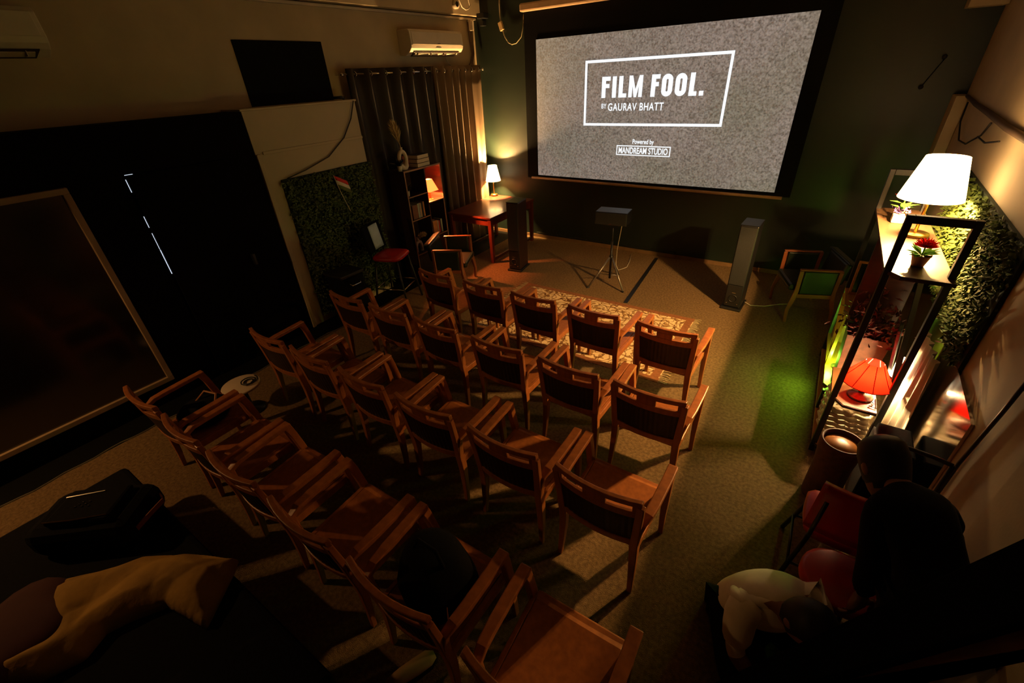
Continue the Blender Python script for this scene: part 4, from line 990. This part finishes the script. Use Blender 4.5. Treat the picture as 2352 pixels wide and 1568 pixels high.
# cables on the right wall
t = thing('wall_conduit', 'dark cable bundle running along the right wall above the lamp', 'cable', (xw(5.4)-.02, 5.4, 2.16))
MB().tube([(xw(6.50)-.03, 6.50, 2.20), (xw(5.9)-.02, 5.9, 2.17), (xw(5.2)-.02, 5.2, 2.16), (xw(4.4)-.02, 4.4, 2.14), (xw(3.0)-.02, 3.0, 2.14), (xw(1.0)-.02, 1.0, 2.14)], [.014, .018, .020, .022, .022, .022], 8).build('conduit', mat('cable_brown', (.05, .03, .02), .6), t, smooth=True)
MB().tube([(xw(6.30)-.03, 6.30, 2.16), (xw(6.25)-.03, 6.25, 2.0), (xw(5.9)-.03, 5.9, 1.88), (xw(5.5)-.03, 5.5, 1.90), (xw(5.05)-.03, 5.05, 2.02), (xw(4.9)-.03, 4.9, 2.12)], .007, 6).build('hanging_wire', BLACKPL, t, smooth=True)
MB().tube([(xw(5.15)-.03, 5.15, 2.0), (xw(4.8)-.03, 4.8, 2.0), (xw(4.4)-.03, 4.4, 2.06)], .006, 6).build('hanging_wire', BLACKPL, t, smooth=True)
c = MB().tube([(xw(2.20)-.015, 2.20, 1.62), (xw(2.24)-.015, 2.24, 1.30), (xw(2.30)-.015, 2.30, .95), (xw(2.31)-.015, 2.31, .5)], .008, 6).build('hanging_cable', BLACKPL, smooth=True); L(c, 'black cable hanging straight down the orange-lit right wall', 'cable')
t = thing('wall_cameras', 'tiny black camera mount high on the dark right end of the screen wall', 'camera', (.70, 6.78, 2.4))
for px, py in ((2170, 130), (2115, 200)):
    q = ony(px, py, 6.77); MB().ball(q, .022, .03, .022).build('camera_ball', BLACKSATIN, t, smooth=True)
MB().tube([ony(2170, 135, 6.79), ony(2115, 200, 6.79)], .004, 6).build('bracket', BLACKCLOTH, t)

# ------------------------------------------------------------------ foreground right
bar_chair('red shell chair with black legs in front of the display shelf', .585, 2.18, 90, .46, REDVINYL, REDVINYL, BLACKPL, backh=.36, name='shell_chair', width=.36)
t = thing('tub_stool', 'round orange-lit tub stool between the red shell chair and the shelf', 'stool', (.55, 2.82, 0))
MB().lathe([(.10, 0), (.105, .02), (.105, .30), (.12, .46), (.12, .50), (.105, .50), (.10, .46), (.09, .38), (.01, .36)], (.56, 2.80, 0), 28).build('tub', BROWNBOX, t, smooth=True)
MB().lathe([(.098, 0), (.100, .02), (.09, .04), (.02, .05)], (.56, 2.80, .44), 28).build('cushion', ORANGEWOOD, t, smooth=True)
MB().tube([(.56+.113*math.cos(a_), 2.80+.113*math.sin(a_), .50) for a_ in [2*math.pi*k/28 for k in range(29)]], .008, 6).build('rim', BROWNBOX, t, smooth=True)
t = thing('subwoofer', 'glossy black box standing on the floor at the near end of the display shelf', 'speaker', (.80, 2.84, 0))
MB().box(.715, .885, 2.70, 2.98, .02, .60).build('cabinet', BLACKCLOTH, t, bevel=.012); MB().box(.70, .714, 2.72, 2.96, .05, .57).build('grille', GRILLE, t, bevel=.004)
for x in (.74, .87):
    for y in (2.73, 2.95): MB().box(x-.015, x+.015, y-.015, y+.015, 0, .02).build('foot', BLACKPL, t)
t = thing('boom_stand', 'thin black boom stand curving over the person in black', 'stand', (.86, 2.10, 0))
_p = [onz(2046, 1020, 1.0), onz(2090, 1030, 1.0), onz(2150, 1052, 1.0), onz(2190, 1070, 1.0)]
MB().tube(_p, .010, 8).build('boom', BLACKPL, t, smooth=True)
MB().tube([_p[-1], (_p[-1].x, _p[-1].y, .02)], .010, 8).build('pole', BLACKPL, t, smooth=True)
MB().lathe([(.06, 0), (.06, .012), (.015, .02)], (_p[-1].x-.02, _p[-1].y, 0), 20).build('base', BLACKPL, t, smooth=True)

# people -------------------------------------------------------------
def skin_body(name, joints, edges, m, parent, sub=2, root=0):
    me = bpy.data.meshes.new(name); keys = list(joints); idx = {k: i for i, k in enumerate(keys)}
    me.from_pydata([joints[k][0] for k in keys], [(idx[a], idx[b]) for a, b in edges], [])
    o = bpy.data.objects.new(name, me); C.objects.link(o)
    sk = o.modifiers.new('skin', 'SKIN'); sk.use_smooth_shade = True
    sb = o.modifiers.new('sub', 'SUBSURF'); sb.levels = sub; sb.render_levels = sub
    for i, k in enumerate(keys):
        r = joints[k][1]; me.skin_vertices[0].data[i].radius = (r, r) if not isinstance(r, tuple) else r
        me.skin_vertices[0].data[i].use_root = (i == root)
    dg = bpy.context.evaluated_depsgraph_get(); dg.update()
    nm = bpy.data.meshes.new_from_object(o.evaluated_get(dg)); bpy.data.objects.remove(o)
    nm.materials.clear(); nm.materials.append(m)
    for p in nm.polygons: p.use_smooth = True
    ob = bpy.data.objects.new(name, nm); C.objects.link(ob)
    ob.parent = parent; ob.matrix_parent_inverse = parent.matrix_basis.inverted()
    return ob
def hand(mb, wrist, d, palm_n, side):
    """five-finger relaxed hand: d=finger direction, palm_n=palm normal, side=thumb side"""
    w = Vector(wrist); d = Vector(d).normalized(); n = Vector(palm_n); n = (n-d*n.dot(d)).normalized(); s = d.cross(n)*side
    P = [w+d*.0, w+d*.04, w+d*.085]
    mb.beam([P[0]-d*.015, P[1], P[2]], [.05, .078, .082], [.032, .03, .024], side=s)
    for k, ln in enumerate((.075, .085, .08, .062)):
        b = P[2]+s*(.030-.020*k)-d*.006
        mb.tube([b, b+d*ln*.45+n*.006, b+d*ln*.78+n*.022, b+d*ln*.92+n*.042], [.0095, .009, .0085, .007], 8)
    b = w+d*.025+s*.034
    mb.tube([b, b+d*.03+s*.022+n*.008, b+d*.055+s*.028+n*.018], [.012, .0105, .008], 8)
    return mb
def head_mesh(c, fdir, up, r=.085):
    """head with brow, nose, chin and ears: fdir = facing"""
    f = Vector(fdir).normalized(); u = Vector(up); u = (u-f*u.dot(f)).normalized(); s = f.cross(u)
    c = Vector(c); M = Matrix((( s.x, f.x, u.x, c.x), (s.y, f.y, u.y, c.y), (s.z, f.z, u.z, c.z), (0, 0, 0, 1)))
    rings = []; N = 20
    prof = [(-.130, .030, .030, .030), (-.115, .045, .055, .022), (-.09, .058, .075, .012), (-.05, .066, .088, .006), (0, .073, .095, 0), (.04, .076, .098, -.004), (.08, .068, .088, -.008), (.105, .045, .06, -.010), (.118, .015, .02, -.010)]
    for z, rx, ry, off in prof:
        ring = []
        for k in range(N):
            a = 2*math.pi*k/N; x = rx*math.cos(a); y = ry*math.sin(a)+off
            ring.append(M @ Vector((x, y, z)))
        rings.append(ring)
    mb = MB(); mb.loft(rings)
    mb.tube([M @ Vector((0, .094, .012)), M @ Vector((0, .112, -.028)), M @ Vector((0, .096, -.036))], [.008, .014, .010], 8)   # nose
    mb.tube([M @ Vector((-.022, .084, -.062)), M @ Vector((0, .092, -.063)), M @ Vector((.022, .084, -.062))], [.004, .007, .004], 6)  # mouth
    for q in (-1, 1): mb.ball(M @ Vector((q*.075, -.005, -.01)), .010, .022, .032, 8, 6, M.to_3x3().to_4x4())
    hb = MB(); rings = []
    for z, rx, ry, off in prof:
        if z < -.1: continue
        ring = []
        for k in range(N):
            a = 2*math.pi*k/N; fr = math.sin(a)
            g = .009 if (fr < (.45 if z > -.06 else -.2) or z > .06) else -.012
            ring.append(M @ Vector(((rx+g)*math.cos(a), (ry+g)*math.sin(a)+off, z+(.012 if z > .05 else 0))))
        rings.append(ring)
    hb.loft(rings)
    eb = [MB(), MB()]
    for q in (-1, 1): eb[q > 0].ball(M @ Vector((q*.030, .084, .012)), .013, .010, .008, 8, 6, M.to_3x3().to_4x4())
    return mb, hb, eb
def person(label, J, fdir, headc, headf, top_m, leg_m, loc, sleeve, slim=1.0):
    t = thing('person', label, 'person', loc)
    body = {}
    E_ = [('pelvis', 'belly'), ('belly', 'chest'), ('chest', 'neck'), ('neck', 'skull'), ('chest', 'shL'), ('shL', 'elL'), ('elL', 'wrL'), ('chest', 'shR'), ('shR', 'elR'), ('elR', 'wrR'),
          ('pelvis', 'hipL'), ('hipL', 'knL'), ('knL', 'anL'), ('anL', 'toL'), ('pelvis', 'hipR'), ('hipR', 'knR'), ('knR', 'anR'), ('anR', 'toR')]
    R = dict(pelvis=(.13, .11), belly=(.125, .105), chest=(.15, .11), neck=.052, skull=.05, shL=.066, shR=.066, elL=.043, elR=.043, wrL=.029, wrR=.029,
             hipL=.088, hipR=.088, knL=.060, knR=.060, anL=.040, anR=.040, toL=.036, toR=.036)
    if slim < 1: R = {k: (tuple(q*.82 for q in v) if isinstance(v, tuple) else v*.84) for k, v in R.items()}
    J = dict(J); J['skull'] = tuple(Vector(headc)-Vector((0, 0, .03)))
    bd = skin_body('body', {k: (J[k], R[k]) for k in R}, E_, SKIN, t)
    bd.data.materials.append(top_m); bd.data.materials.append(leg_m)
    reg = {'neck-skull': 0, 'elL-wrL': 1 if sleeve > 1 else 0, 'elR-wrR': 1 if sleeve > 1 else 0, 'chest-neck': 1}
    for pl in bd.data.polygons:
        c_ = pl.center; best = (9, 0)
        for a_, b_ in E_:
            A_, B_ = Vector(J[a_]), Vector(J[b_]); ab = B_-A_; k_ = max(0, min(1, (c_-A_).dot(ab)/(ab.length_squared+1e-9))); dd = (c_-A_-ab*k_).length
            kind = reg.get(a_+'-'+b_, 2 if a_[:2] in ('hi', 'kn', 'an') or b_[:3] == 'hip' else 1)
            if (a_, b_) == ('chest', 'neck') and k_ > .8: kind = 0
            if dd < best[0]: best = (dd, kind)
        pl.material_index = best[1]
    # top: one lofted torso with sleeves
    V = lambda k: Vector(J[k]); sdv = (V('shR')-V('shL')).normalized(); mt = MB(); rings = []
    path = [(V('pelvis')-(V('belly')-V('pelvis'))*.35, .165, .130), (V('pelvis'), .165, .130), (V('belly'), .160, .128), (V('belly').lerp(V('chest'), .5), .172, .132), (V('chest'), .190, .135), (V('chest').lerp(V('neck'), .35), .205, .118),
            (V('chest').lerp(V('neck'), .60), .175, .095), (V('chest').lerp(V('neck'), .80), .110, .080), (V('chest').lerp(V('neck'), .98), .066, .064)]
    path = [(p_, a_*slim, b_*slim) for p_, a_, b_ in path]
    for i, (p_, a_, b_) in enumerate(path):
        tg = (path[min(i+1, len(path)-1)][0]-path[max(i-1, 0)][0]).normalized(); s1 = (sdv-tg*sdv.dot(tg)).normalized(); n1 = tg.cross(s1)
        rings.append([p_+s1*a_*math.cos(q)*(1+.02*math.sin(5*q+i))+n1*b_*math.sin(q)*(1+.03*math.sin(3*q+2*i)) for q in [2*math.pi*k/28 for k in range(28)]])
    mt.loft(rings)
    for s in 'LR':
        a_, b_ = V('sh'+s), V('el'+s); c0 = V('chest').lerp(V('neck'), .3)
        pts = [c0.lerp(a_, .55), a_, a_.lerp(b_, .5), a_.lerp(b_, min(1, sleeve))]; rd = [.088, .084, .070, .062]
        if sleeve > 1: pts += [b_.lerp(V('wr'+s), .5), b_.lerp(V('wr'+s), .92)]; rd += [.052, .042]
        mt.tube(pts, rd, 14)
    o_ = mt.build('top', top_m, t, smooth=True)
    k_ = o_.modifiers.new('sub', 'SUBSURF'); k_.levels = 1; k_.render_levels = 1
    K = ['pelvis', 'hipL', 'knL', 'anL', 'hipR', 'knR', 'anR']; Ec = [('pelvis', 'hipL'), ('hipL', 'knL'), ('knL', 'anL'), ('pelvis', 'hipR'), ('hipR', 'knR'), ('knR', 'anR')]
    skin_body('trousers', {k: (J[k], tuple(q*1.08 for q in R[k]) if isinstance(R[k], tuple) else R[k]*1.25) for k in K}, Ec, leg_m, t)
    hm, hb, eb = head_mesh(headc, headf, (0, 0, 1) if abs(Vector(headf).normalized().z) < .8 else fdir)
    hm.build('head', SKIN, t, smooth=True); hb.build('hair', HAIR, t, smooth=True); [e_.build('eye', BLACKSATIN, t, smooth=True) for e_ in eb]
    for s, sd in (('L', 1), ('R', -1)):
        a, b = Vector(J['el'+s]), Vector(J['wr'+s]); hand(MB(), b, b-a, (0, 0, -1), sd).build('hand', SKIN, t, smooth=True)
        a, b = Vector(J['an'+s]), Vector(J['to'+s])
        MB().beam([a-(b-a)*.35+Vector((0, 0, -a.z+.03)), a.lerp(b, .5)+Vector((0, 0, -.02)), b+Vector((0, 0, -b.z+.03))], [.075, .09, .08], [.06, .075, .05], side=(b-a).cross(Vector((0, 0, 1)))).build('shoe', BLACKPL, t, bevel=.015)
    return t
# bending forward over the red shell chair
f = Vector((-.42, .91, 0)).normalized(); sd = Vector((f.y, -f.x, 0)); b0 = Vector((.745, 1.42, 0))
def bp(fw, s_, z): return tuple(b0+f*fw+sd*s_+Vector((0, 0, z)))
J = dict(pelvis=bp(0, 0, .93), belly=bp(.12, 0, 1.03), chest=bp(.28, 0, 1.12), neck=bp(.40, 0, 1.14), shL=bp(.30, -.08, 1.09), shR=bp(.30, .11, 1.09),
         elL=bp(.26, -.05, .84), elR=bp(.28, .09, .84), wrL=bp(.24, -.04, .62), wrR=bp(.22, .05, .62),
         hipL=bp(.0, -.09, .88), hipR=bp(.0, .06, .88), knL=bp(.03, -.10, .48), knR=bp(.03, .06, .48), anL=bp(-.05, -.10, .09), anR=bp(-.05, .06, .09), toL=bp(.08, -.11, .04), toR=bp(.08, .06, .04))
person('person in black clothes bending forward over the red shell chair', J, f, bp(.50, 0, 1.13), tuple(f*.6+Vector((0, 0, -.8))), BLACKCLOTH, BLACKCLOTH, tuple(b0), 1.5, .66)
STOOL = Vector((.585, 1.80, 0))
# person in a pale shirt sitting on the floor
f = Vector((.61, -.79, 0)); sd = Vector((.79, .61, 0)); b0 = Vector((.245, 1.665, 0))
J = dict(pelvis=bp(0, 0, .13), belly=bp(.05, 0, .26), chest=bp(.14, 0, .41), neck=bp(.25, 0, .50), shL=bp(.16, .17, .45), shR=bp(.16, -.17, .45),
         elL=bp(.27, .22, .24), elR=bp(.27, -.22, .24), wrL=bp(.44, .12, .16), wrR=bp(.44, -.12, .16),
         hipL=bp(.04, .10, .11), hipR=bp(.04, -.10, .11), knL=bp(.30, .15, .15), knR=bp(.36, -.25, .13), anL=bp(.40, -.02, .07), anR=bp(.33, .04, .07), toL=bp(.42, -.15, .05), toR=bp(.34, .10, .05))
person('person in a pale shirt sitting bent forward on the floor, seen from above', J, f, bp(.32, 0, .565), tuple(f*.8+Vector((0, 0, -.7))), SHIRT, BLACKCLOTH, tuple(b0), .85)
b0 = STOOL
t = thing('low_stool', 'low red-topped stool between the two people', 'stool', tuple(b0))
MB().lathe([(.16, .40), (.17, .41), (.17, .445), (.15, .455)], tuple(b0), 24).build('seat', REDVINYL, t, smooth=True)
for k in range(4):
    a = math.pi/4+k*math.pi/2; MB().tube([b0+Vector((.11*math.cos(a), .11*math.sin(a), .41)), b0+Vector((.16*math.cos(a), .16*math.sin(a), 0))], .012, 8).build('leg', BLACKPL, t, smooth=True)
# railing close to the camera
t = thing('gallery_railing', 'dark wooden gallery railing crossing the bottom right corner', 'railing', (.3, .6, 0))
def rail_slab(nm, p0, p1, p2, p3, z, th, m):
    a_, b_, c_, d_ = [onz(*p, z) for p in (p0, p1, p2, p3)]      # far-left, far-right, near-right, near-left
    e1, e2 = (b_-a_).normalized(), (c_-d_).normalized()
    a_, d_ = a_-e1*.25, d_-e2*.25; b_, c_ = b_+e1*.5, c_+e2*.5
    return MB().slab([(d_.x, d_.y), (c_.x, c_.y), (b_.x, b_.y), (a_.x, a_.y)], z-th, z).build(nm, m, t, bevel=.004)
rail_slab('top_rail', (1640, 1568), (2352, 1236), (2352, 1425), (1850, 1568), 2.02, .05, BLACKCLOTH)
rail_slab('lower_rail', (1845, 1568), (2352, 1420), (2352, 1500), (1965, 1568), 1.99, .03, ORANGEWOOD)
for p_ in ((1500, 1900), (2352, 1800)):
    q = onz(*p_, 1.9); MB().tube([(q.x, q.y, 1.96), (q.x, q.y, .0)], .012, 8).build('post', BLACKCLOTH, t, smooth=True)

# ------------------------------------------------------------------ foreground left
t = thing('black_bench', 'wide black upholstered bench behind the back row of chairs', 'bench', (-2.4, -.45, 0))
MB().box(-3.55, -1.22, -1.20, .22, .26, .40).build('seat_pad', BLACKCLOTH, t, bevel=.03)
MB().box(-3.50, -1.27, -1.15, .17, .08, .26).build('base', BLACKWALL, t, bevel=.01)
for x in (-3.44, -1.33):
    for y in (-1.09, .11): MB().box(x-.03, x+.03, y-.03, y+.03, 0, .08).build('foot', BLACKPL, t, bevel=.004)
def drape(name, label, cat, poly_px, z, m, seed, amp=.09, pn='cloth', step=.009):
    P = [onz(x, y, z+.03) for x, y in poly_px]; rr = random.Random(seed)
    x0, x1 = min(p.x for p in P), max(p.x for p in P); y0, y1 = min(p.y for p in P), max(p.y for p in P)
    def inside(x, y):
        c_ = False; n = len(P)
        for i in range(n):
            a_, b_ = P[i], P[(i+1) % n]
            if (a_.y > y) != (b_.y > y) and x < (b_.x-a_.x)*(y-a_.y)/(b_.y-a_.y)+a_.x: c_ = not c_
        return c_
    def dist(x, y):
        m_ = 9
        for i in range(len(P)):
            a_, b_ = P[i], P[(i+1) % len(P)]; dx_, dy_ = b_.x-a_.x, b_.y-a_.y
            k = max(0, min(1, ((x-a_.x)*dx_+(y-a_.y)*dy_)/(dx_*dx_+dy_*dy_+1e-9))); m_ = min(m_, math.hypot(x-a_.x-k*dx_, y-a_.y-k*dy_))
        return m_
    wv = [(rr.uniform(4, 16), rr.uniform(0, 6.28), rr.uniform(0, 6.28)) for _ in range(6)]
    vs, ids, fs = [], {}, []
    nx, ny = int((x1-x0)/step)+1, int((y1-y0)/step)+1
    for i in range(nx+1):
        for j in range(ny+1):
            x, y = x0+i*step, y0+j*step
            if inside(x, y):
                h = sum(abs(math.sin(k*(x*math.cos(a_)+y*math.sin(a_))+b_)) for k, a_, b_ in wv)/6; e = min(1, dist(x, y)/.10)
                ids[i, j] = len(vs); vs.append(Vector((x, y, z+.006+amp*math.sqrt(e)*(.35+h*.65))))
    def near(x, y):
        bd_, bp_ = 9, None
        for i in range(len(P)):
            a_, b_ = P[i], P[(i+1) % len(P)]; dx_, dy_ = b_.x-a_.x, b_.y-a_.y
            k = max(0, min(1, ((x-a_.x)*dx_+(y-a_.y)*dy_)/(dx_*dx_+dy_*dy_+1e-9))); q_ = (a_.x+k*dx_, a_.y+k*dy_); dd = math.hypot(x-q_[0], y-q_[1])
            if dd < bd_: bd_, bp_ = dd, q_
        return bd_, bp_
    for (i, j), n_ in ids.items():
        if any((i+a_, j+b_) not in ids for a_ in (-1, 0, 1) for b_ in (-1, 0, 1)):
            bd_, q_ = near(vs[n_].x, vs[n_].y); vs[n_] = Vector((q_[0], q_[1], z+.006))
    for (i, j) in ids:
        if (i+1, j) in ids and (i, j+1) in ids and (i+1, j+1) in ids: fs.append((ids[i, j], ids[i+1, j], ids[i+1, j+1], ids[i, j+1]))
    t = thing(name, label, cat, tuple(sum(P, Vector())/len(P)))
    MB().add(vs, fs).build(pn, m, t, smooth=True, solid=.006)
    return t
drape('crumpled_jacket', 'mustard crumpled jacket thrown on the black bench', 'jacket', [(70, 1345), (150, 1330), (240, 1310), (340, 1278), (430, 1272), (545, 1280), (535, 1310), (500, 1380), (470, 1440), (380, 1390), (300, 1420), (240, 1450), (190, 1510), (90, 1560), (0, 1580), (-40, 1530), (60, 1500), (115, 1470), (110, 1420)], .40, MUSTARD, 3, .14)
t = thing('maroon_cushion', 'dark maroon cushion lying under the mustard jacket at the left edge', 'cushion', tuple(onz(30, 1460, .40)))
q = onz(30, 1455, .46); rings = []
for s_, dz in ((.75, -.055), (.98, -.03), (1.0, 0), (.95, .03), (.6, .06)):
    rings.append([q+Vector((.22*s_*math.cos(a)*(1+.25*abs(math.sin(2*a))), .22*s_*math.sin(a)*(1+.25*abs(math.sin(2*a))), dz)) for a in [2*math.pi*k/24 for k in range(24)]])
MB().loft(rings).build('cushion', MAROON, t, smooth=True)
q = onz(225, 1185, .52); t = thing('black_backpack', 'black backpack with metal zips lying on the bench', 'backpack', (q.x, q.y, .40)); M = place((q.x, q.y, .40), 40)
MB().box(-.28, .28, -.17, .17, .0, .20, M).build('body', BLACKCLOTH, t, bevel=.06)
MB().box(-.16, .18, -.12, .12, .20, .235, M).build('front_pocket', BLACKCLOTH, t, bevel=.02)
MB().tube([M @ Vector(p) for p in ((-.16, -.11, .236), (.0, -.115, .238), (.17, -.10, .236))], .004, 5).build('zip', BRASS, t)
MB().tube([M @ Vector(p) for p in ((-.15, .06, .237), (.05, .08, .238))], .004, 5).build('zip', CHROME, t)
MB().beam([M @ Vector(p) for p in ((.27, -.12, .10), (.33, -.04, .14), (.33, .06, .12), (.27, .13, .10))], .03, .006, side=(0, 0, 1)).build('strap', mat('rust_webbing', (.32, .09, .03), .8), t)
for k in range(7): MB().ball(M @ Vector((-.05+.012*k, -.02+.015*(k % 3), .238)), .005).build('rivet', CHROME, t)
# bag on back-row chair, things on the floor
q = Vector((-1.055, .72, .44)); t = thing('black_bag', 'black shapeless bag slumped on the second back-row chair seat', 'bag', tuple(q))
rings = []
rr = random.Random(2)
for s_, z in ((.9, .0), (1.0, .06), (1.02, .14), (.9, .22), (.6, .28), (.25, .30)):
    rings.append([q+Vector((.20*s_*math.cos(a)*(1+.10*math.sin(3*a)), .19*s_*math.sin(a)*(1+.12*math.cos(2*a+1))+.02, z)) for a in [2*math.pi*k/24 for k in range(24)]])
MB().loft(rings).build('body', BLACKCLOTH, t, smooth=True)
MB().tube([q+Vector(p) for p in ((-.10, .0, .27), (-.06, .01, .36), (.05, .01, .36), (.10, .0, .27))], .010, 6).build('handle', BLACKCLOTH, t, smooth=True)
MB().tube([q+Vector((.19, -.10, .22)), q+Vector((.22, -.14, .12))], .004, 5).build('zip_pull', CHROME, t)
q = onz(553, 882, .30); t = thing('round_side_table', 'small round cream table with a coiled black cable, by the left wall', 'side table', (q.x, q.y, 0))
MB().lathe([(.155, .275), (.165, .28), (.165, .295), (.155, .30)], (q.x, q.y, 0), 32).build('tabletop', CERAM, t, smooth=True)
MB().lathe([(.12, 0), (.12, .015), (.025, .03), (.020, .27)], (q.x, q.y, 0), 24).build('pedestal', BLACKPL, t, smooth=True)
c = MB().tube([(q.x+.04+(.03+.010*a/3)*math.cos(a), q.y+.06+(.03+.010*a/3)*math.sin(a), .307+.003*a/3) for a in [k*.5 for k in range(30)]], .006, 6).build('coiled_cable', BLACKPL, smooth=True); L(c, 'coiled black cable lying on the small round cream table', 'cable')
q = Vector((-3.52, .78, .44)); t = thing('handbag', 'black handbag with tan edging lying on the back-row chair at the wall end', 'handbag', tuple(q)); M = place(q, 15)
MB().loft([[M @ Vector((.17*s_*math.cos(a), .17*s_*math.sin(a)*1.05, z)) for a in [2*math.pi*k/20 for k in range(20)]] for s_, z in ((.9, 0), (1, .03), (1, .08), (.85, .11))]).build('body', BLACKCLOTH, t, smooth=True)
MB().tube([M @ Vector((.165*math.cos(a), .172*math.sin(a), .085)) for a in [2*math.pi*k/24 for k in range(25)]], .006, 6).build('edging', mat('tan_leather', (.36, .14, .04), .5), t, smooth=True)
MB().tube([M @ Vector(p) for p in ((-.10, .03, .10), (-.06, .10, .16), (.06, .10, .16), (.10, .03, .10))], .009, 6).build('handle', mat('tan_leather', (.36, .14, .04), .5), t, smooth=True)
q = onz(945, 1545, .02); t = thing('shoe', 'single tan shoe on the floor under the back row', 'shoe', (q.x, q.y, 0)); M = place((q.x, q.y, 0), 70)
MB().loft([[M @ Vector((x, w_*math.cos(a), .012+h*(.5+.5*math.sin(a)))) for a in [2*math.pi*k/14 for k in range(14)]] for x, w_, h in ((-.13, .022, .06), (-.11, .034, .085), (-.04, .036, .09), (.03, .042, .065), (.10, .042, .05), (.135, .02, .03))]).build('upper', mat('tan_suede', (.34, .20, .08), .8), t, smooth=True)
MB().loft([[M @ Vector((x, w_*s_, z)) for s_, z in ((-1, 0), (1, 0), (1, .014), (-1, .014))] for x, w_ in ((-.135, .025), (-.08, .038), (.03, .044), (.10, .044), (.14, .02))]).build('sole', BLACKPL, t)

# ------------------------------------------------------------------ shaded lamp on the left wall behind the viewer (lights the chair backs)
qx, qy, qz = XP, -0.95, 2.14
t = thing('wall_lamp', 'small shaded wall lamp on the black left wall, left of the picture', 'lamp', (qx, qy, qz))
MB().box(qx, qx+.02, qy-.05, qy+.05, qz-.04, qz+.12).build('plate', BRASS, t, bevel=.005)
MB().tube([(qx+.02, qy, qz+.08), (qx+.18, qy, qz+.10), (qx+.20, qy, qz+.06)], .009, 8).build('arm', BRASS, t, smooth=True)
shade(MB(), (qx+.20, qy, 0), .15, .03, qz-.045, qz+.06).build('shade', BLACKPL, t, smooth=True)  # unseen opaque cone added so the light only goes down
MB().ball((qx+.20, qy, qz), .022).build('bulb', BULB, t, smooth=True)
point_light('wall_lamp_light', (qx+.20, qy, qz), P_BACK, (1.0, .50, .16), .03, t)
